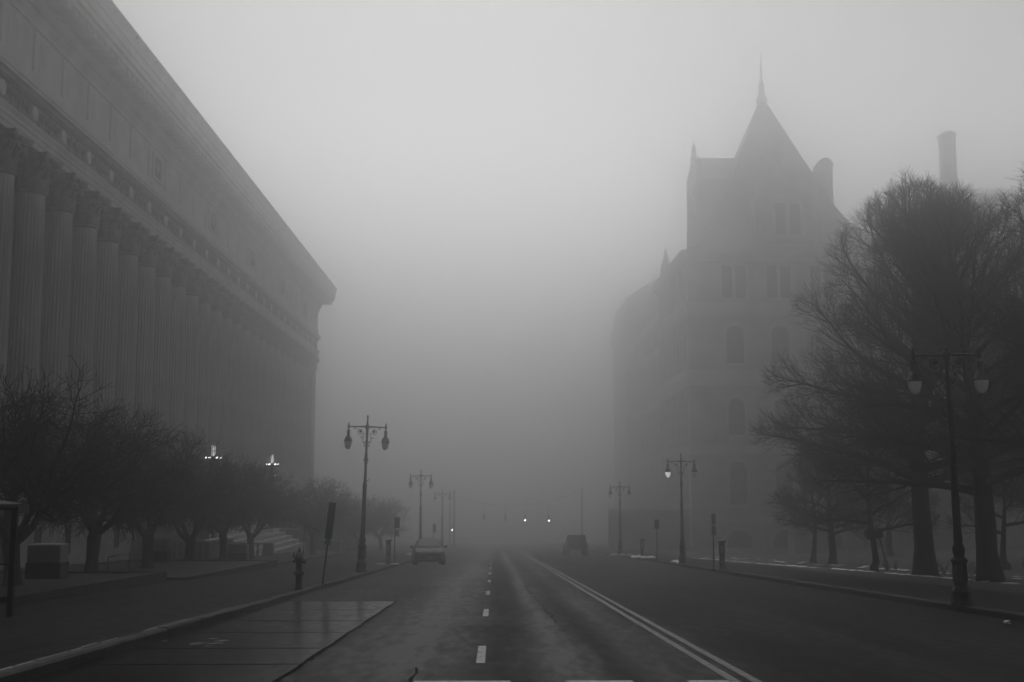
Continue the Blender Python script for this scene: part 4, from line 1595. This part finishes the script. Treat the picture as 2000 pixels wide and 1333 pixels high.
def linden(seed, H=16.6, Rm=6.9, h0=3.6, twigs=4, nprim=40, tr=.40):
    """Tall ovoid winter tree: straight bole, ascending fan of limbs, fine twig haze."""
    rnd = random.Random(seed)
    bole, crown = MB(), MB()
    pts = [Vector((0, 0, -.3))]
    d = Vector((0, 0, 1))
    nseg = 14
    for i in range(nseg):
        z = (i + 1) / nseg
        pts.append(Vector((math.sin(z * 5 + seed) * .14, math.cos(z * 4 + seed) * .14, H * .93 * z)))
    rr = []
    for q in pts:
        z = max(q.z, 0)
        rr.append(max(.03, tr * (1 - .93 * (z / (H * .93)) ** 1.15)) + .22 * math.exp(-z / .35) * tr / .42)
    pts.insert(1, Vector((0, 0, .25)))
    rr.insert(1, tr * .99 + .11 * tr / .42)
    # ribbed bole: a few burrs and a flared foot
    ring_k = 12
    rs = []
    for q, r_ in zip(pts, rr):
        rs.append([(q.x + r_ * (1 + .1 * math.sin(3 * a + q.z * .7 + seed) + .05 * math.sin(7 * a + q.z * 2)) * math.cos(a), q.y + r_ * (1 + .1 * math.sin(3 * a + q.z * .7 + seed)) * math.sin(a), q.z) for a in [2 * math.pi * k / ring_k for k in range(ring_k)]])
    bole.rings(rs, cap=True, smooth=True)
    bdirs = [(pts[min(i + 1, len(pts) - 1)] - pts[max(i - 1, 0)]).normalized() for i in range(len(pts))]

    def env(z):
        u = (z - h0 * .55) / (H - h0 * .55)
        if u <= 0:
            return Rm * .75
        if u >= 1:
            return 0.15
        return Rm * (1 - u ** 2.2) ** .66 * (.86 + .14 * min(1, u * 6))

    def inside(p):
        return math.hypot(p.x, p.y) < env(p.z) and p.z > h0 * .42

    ga = 2.39996
    for i in range(nprim):
        f = i / (nprim - 1)
        z = h0 + (H * .87 - h0) * f ** .95
        az = i * ga + rnd.uniform(-.3, .3)
        tilt = R(70 - 40 * f + rnd.uniform(-9, 9))
        d = Vector((math.cos(az) * math.sin(tilt), math.sin(az) * math.sin(tilt), math.cos(tilt)))
        t = (z + .3) / (H * .93 + .3)
        k = min(int(t * (len(pts) - 1)), len(pts) - 2)
        p0 = Vector((pts[k].x, pts[k].y, z))
        L = 1.0
        while L < 11 and inside(p0 + d * L):
            L += .3
        L = max(.7, L * rnd.uniform(.9, 1.08))
        low = f < .3
        lp, ld = grow_line(p0, d, L, 9, .09, (-.035 if low else .03), rnd)
        r0 = .035 + .021 * L * (1.15 - f * .4)
        bole.tube(lp, taper(r0, .012, 9), 6)
        ns = int((7 + L * 3.1) * (1.1 - .45 * f))
        for j in range(ns):
            ts = .16 + .82 * (j + rnd.random()) / ns
            sp, sdir = at_line(lp, ld, ts)
            d2 = rot_about(sdir, rand_perp(sdir, rnd), R(rnd.uniform(25, 48)))
            d2 = (d2 + Vector((0, 0, .12))).normalized()
            L2 = (.5 + .34 * L * (1.15 - ts)) * rnd.uniform(.7, 1.25)
            while L2 > .5 and not inside(sp + d2 * L2 * .9):
                L2 *= .8
            s2, sd2 = grow_line(sp, d2, L2, 5, .08, .045, rnd)
            (bole if L2 > 2.2 else crown).tube(s2, taper(.011 + .0085 * L2, .007, 5), 4)
            nt_ = int(4 + L2 * 4.8)
            for m_ in range(nt_):
                tt = .15 + .83 * (m_ + rnd.random()) / nt_
                tp, tdir = at_line(s2, sd2, tt)
                d3 = rot_about(tdir, rand_perp(tdir, rnd), R(rnd.uniform(22, 45)))
                L3 = rnd.uniform(.5, 1.25)
                while L3 > .3 and not inside(tp + d3 * L3 * .8):
                    L3 *= .8
                s3, sd3 = grow_line(tp, d3, L3, 4, .1, .07, rnd)
                crown.tube(s3, taper(.0078, .004, 4), 3)
                for q in range(twigs):
                    tq, td = at_line(s3, sd3, rnd.uniform(.2, 1))
                    d4 = rot_about(td, rand_perp(td, rnd), R(rnd.uniform(20, 50)))
                    s4, _ = grow_line(tq, d4, rnd.uniform(.22, .6), 2, .18, .1, rnd)
                    crown.tube(s4, [.005, .0042, .0025], 3)
    return bole, crown


def crabapple(seed, H=6.0, Rm=3.3):
    """Low gnarled tree: short thick bole, crooked limbs, dense spreading crown."""
    rnd = random.Random(seed)
    bole, crown = MB(), MB()
    lean = rnd.uniform(-.12, .12)
    hb = rnd.uniform(1.15, 1.45)
    tp = [Vector((0, 0, -.3)), Vector((0, 0, 0)), Vector((0, 0, .12)), Vector((lean * .4, .03, hb * .5)), Vector((lean, 0, hb)), Vector((lean * 1.2, .02, hb + .25))]
    tr = [.34, .33, .25, .205, .23, .17]
    rs = []
    for q, r_ in zip(tp, tr):
        rs.append([(q.x + r_ * (1 + .13 * math.sin(3 * a + q.z * 3 + seed)) * math.cos(a), q.y + r_ * (1 + .13 * math.sin(3 * a + q.z * 3 + seed)) * math.sin(a), q.z) for a in [2 * math.pi * k / 12 for k in range(12)]])
    bole.rings(rs, cap=True, smooth=True)
    C = Vector((lean, 0, H * .64))

    def inside(p, s=1.0):
        q = p - C
        hz = H * .36 if q.z > 0 else H * .33
        return (q.x / Rm) ** 2 + (q.y / Rm) ** 2 + (q.z / hz) ** 2 < s

    nl = 5
    for i in range(nl):
        az = i * 2 * math.pi / nl + rnd.uniform(-.3, .3) + seed
        tilt = R(rnd.uniform(32, 62))
        d = Vector((math.cos(az) * math.sin(tilt), math.sin(az) * math.sin(tilt), math.cos(tilt)))
        p0 = Vector((lean, 0, hb + rnd.uniform(-.15, .15)))
        L = rnd.uniform(1.5, 2.2)
        lp, ld = grow_line(p0, d, L, 6, .2, .13, rnd)
        bole.tube(lp, taper(.125, .075, 6), 7)
        subs = [(lp[-1], ld[-1], .075)]
        for j in range(7):
            q, dd = at_line(lp, ld, rnd.uniform(.35, 1))
            dn = rot_about(dd, rand_perp(dd, rnd), R(rnd.uniform(25, 70)))
            subs.append((q, dn, rnd.uniform(.04, .065)))
        for sp, sd_, sr in subs:
            L2 = 3.2
            while L2 > .8 and not inside(sp + sd_ * L2):
                L2 *= .88
            s2, sd2 = grow_line(sp, sd_, L2, 7, .2, .0, rnd)
            bole.tube(s2, taper(sr, .016, 7), 5)
            n3 = int(6 + L2 * 4.6)
            for m_ in range(n3):
                q, dd = at_line(s2, sd2, .12 + .88 * (m_ + rnd.random()) / n3)
                if q.z < 1.95:
                    continue
                d3 = rot_about(dd, rand_perp(dd, rnd), R(rnd.uniform(30, 75)))
                L3 = rnd.uniform(.6, 1.5)
                while L3 > .3 and not inside(q + d3 * L3, 1.05):
                    L3 *= .8
                s3, sd3 = grow_line(q, d3, L3, 5, .22, -.01, rnd)
                crown.tube(s3, taper(.017, .008, 5), 3)
                for k in range(6):
                    tq, td = at_line(s3, sd3, rnd.uniform(.1, 1))
                    d4 = rot_about(td, rand_perp(td, rnd), R(rnd.uniform(25, 70)))
                    L4 = rnd.uniform(.25, .75)
                    s4, sd4 = grow_line(tq, d4, L4, 3, .25, .03, rnd)
                    crown.tube(s4, [.0095, .0085, .007, .005], 3)
                    if k % 2 == 0:
                        tq, td = at_line(s4, sd4, rnd.uniform(.3, .9))
                        d5 = rot_about(td, rand_perp(td, rnd), R(rnd.uniform(30, 60)))
                        s5, _ = grow_line(tq, d5, rnd.uniform(.15, .35), 2, .2, .02, rnd)
                        crown.tube(s5, [.008, .007, .005], 3)
    return bole, crown


def tree_mesh(parts):
    a, b_ = parts
    ma, mc = a.mesh('trunk'), b_.mesh('crown')
    ma.materials.append(M['bark'])
    mc.materials.append(M['twig'])
    return ma, mc


def plant(name, ms, label, cat, x, y, z, rz=0.0, s=(1, 1, 1), group=None):
    t = thing(name, label, cat, (x, y, z), rz, group, s)
    place('trunk', ms[0], t)
    place('crown', ms[1], t)
    return t


LA = tree_mesh(linden(4))
LB = tree_mesh(linden(9, 15.5, 6.0, 3.4, 4, 36, .4))
LS = tree_mesh(linden(21, 7.0, 2.7, 1.9, 1, 12, .15))
G = 'tall bare trees in the park on the right'
plant('linden_tree', LA, 'tall bare tree with spreading crown, left of the near right lamp', 'tree', 17.7, 49.0, zg(49) + .1, R(40), (1, 1, 1), G).rotation_euler.y = R(1.8)
plant('linden_tree', LB, 'tall bare tree directly right of the near right lamp', 'tree', 17.8, 42.6, zg(42.6) + .1, R(170), (.95, .95, .93), G).rotation_euler.y = R(4)
plant('linden_tree', LA, 'near bare tree whose branches enter at the right edge', 'tree', 19.3, 35.5, zg(35.5) + .1, R(250), (.88, .88, .88), G)
plant('linden_tree', LB, 'bare tree deeper in the park behind the two big trunks', 'tree', 29.0, 64.0, zg(64) + .1, R(80), (.92, .92, .9), G)
plant('linden_tree', LA, 'misty bare tree in the park behind the right lamp', 'tree', 38.0, 78.0, zg(78) + .1, R(130), (.95, .95, .92), G)
plant('linden_tree', LB, 'misty bare tree with thicker trunk behind the small tree with the box', 'tree', 19.6, 69.0, zg(69) + .1, R(20), (.52, .52, .5), G)
plant('linden_tree', LA, 'pale bare tree deep in the fog before the turreted building', 'tree', 32.0, 96.0, zg(96) + .1, R(310), (.62, .62, .6), G)
S = 'small bare trees in the park on the right'
plant('young_tree', LS, 'young bare tree with a dark box round its trunk', 'tree', 17.5, 54.9, zg(54.9) + .1, R(0), (1, 1, .92), S)
plant('young_tree', LS, 'young bare tree in the mist left of the box tree', 'tree', 19.4, 72.4, zg(72.4) + .1, R(110), (1, 1, .95), S)
plant('young_tree', LS, 'young misty bare tree farther right in the park', 'tree', 25.0, 58.0, zg(58) + .1, R(200), (1, 1, .9), S)

t = thing('tree_box', 'dark wooden box fixed round the young tree trunk', 'box', (17.5, 54.75, zg(54.9) + .1))
mb = MB()
mb.bevbox(-.34, .34, -.27, .27, 1.55, 1.9, .03)
for k in range(3):
    mb.box(-.36, .36, -.29, -.268, 1.58 + .11 * k, 1.66 + .11 * k)
mb.box(-.24, -.16, -.3, .28, 1.45, 2.0)
mb.box(.18, .26, -.3, .28, 1.48, 1.98)
mb.build('crate', 'wood', t)
t = thing('tree_stake', 'leaning wooden stake propping the young tree with the box', 'stake', (18.0, 54.6, zg(54.6) + .1))
mb = MB()
mb.tube([(.08, 0, -.1), (-.1, .02, .8), (-.26, .05, 1.5)], [.035, .035, .03], 6)
mb.build('stake', 'wood', t)


def shrub(label, x, y, seed):
    rnd = random.Random(seed)
    mb = MB()
    for k in range(7):
        a = rnd.uniform(0, 6.28)
        d = Vector((math.cos(a) * .7, math.sin(a) * .5, .8)).normalized()
        l, ld = grow_line(Vector((rnd.uniform(-.35, .35), rnd.uniform(-.2, .2), -.05)), d, rnd.uniform(.45, .75), 4, .25, .0, rnd)
        mb.tube(l, taper(.022, .008, 4), 5)
        for j in range(3):
            q, dd = at_line(l, ld, rnd.uniform(.3, 1))
            s3, _ = grow_line(q, rot_about(dd, rand_perp(dd, rnd), R(50)), rnd.uniform(.15, .3), 2, .2, .1, rnd)
            mb.tube(s3, [.012, .01, .006], 4)
    o = mb.build('bare_shrub', 'twig', None, (x, y, zg(y) + .1))
    tag(o, label, 'shrub', 'low bare shrubs under the park trees')


shrub('low bare shrub between the young box tree and the big trunk', 18.7, 56.0, 1)
shrub('low bare shrub close to the left of the near right lamp foot', 19.0, 50.8, 2)
shrub('low bare shrub between the near right lamp and the right trunk', 20.1, 50.3, 3)

CA = tree_mesh(crabapple(2))
CB = tree_mesh(crabapple(7, 6.3, 3.4))
CCm = tree_mesh(crabapple(13, 6.1, 3.2))
G2 = 'low gnarled bare trees in the planting beds on the left'
for ms, x, y, rz, s, lab in [
        (CB, -13.4, 33.5, 20, 1.0, 'low gnarled bare tree nearest the bus shelter at the left edge'),
        (CA, -14.4, 43.0, 60, 1.03, 'low gnarled bare tree right of the nearest pale block'),
        (CCm, -15.3, 53.0, 140, 1.05, 'low gnarled bare tree just past the handrail'),
        (CB, -15.9, 62.6, 200, 1.05, 'low gnarled bare tree just right of the second pale block'),
        (CA, -16.3, 72.2, 260, 1.05, 'low bare tree to the left of the smallest pale block'),
        (CCm, -15.8, 77.8, 320, 1.02, 'low bare tree to the right of the smallest pale block'),
        (CA, -13.6, 90.0, 100, .95, 'low bare tree with wispy crown farthest along the beds'),
        (CCm, -13.0, 116.0, 30, .95, 'hazy low tree right of the first left lamp post'),
        (CA, -12.0, 127.0, 170, .95, 'hazier low tree behind the left parking meter')]:
    plant('crabapple_tree', ms, lab, 'tree', x, y, bz(y) if y < 108 else zg(y) + .1, R(rz), (s, s, s), G2)

# ------------------------------------------------------------------ render settings
scene.render.engine = 'CYCLES'
c = scene.cycles
c.max_bounces = 10
c.diffuse_bounces = 3
c.glossy_bounces = 3
c.transmission_bounces = 4
c.transparent_max_bounces = 8
c.volume_bounces = 6
c.sample_clamp_indirect = 4
c.use_denoising = True
c.denoiser = 'OPENIMAGEDENOISE'
c.denoising_input_passes = 'RGB_ALBEDO_NORMAL'
c.denoising_prefilter = 'ACCURATE'
c.use_adaptive_sampling = False
scene.view_settings.view_transform = 'Standard'
scene.view_settings.look = 'None'
scene.view_settings.gamma = 1
scene.view_settings.exposure = 1.13
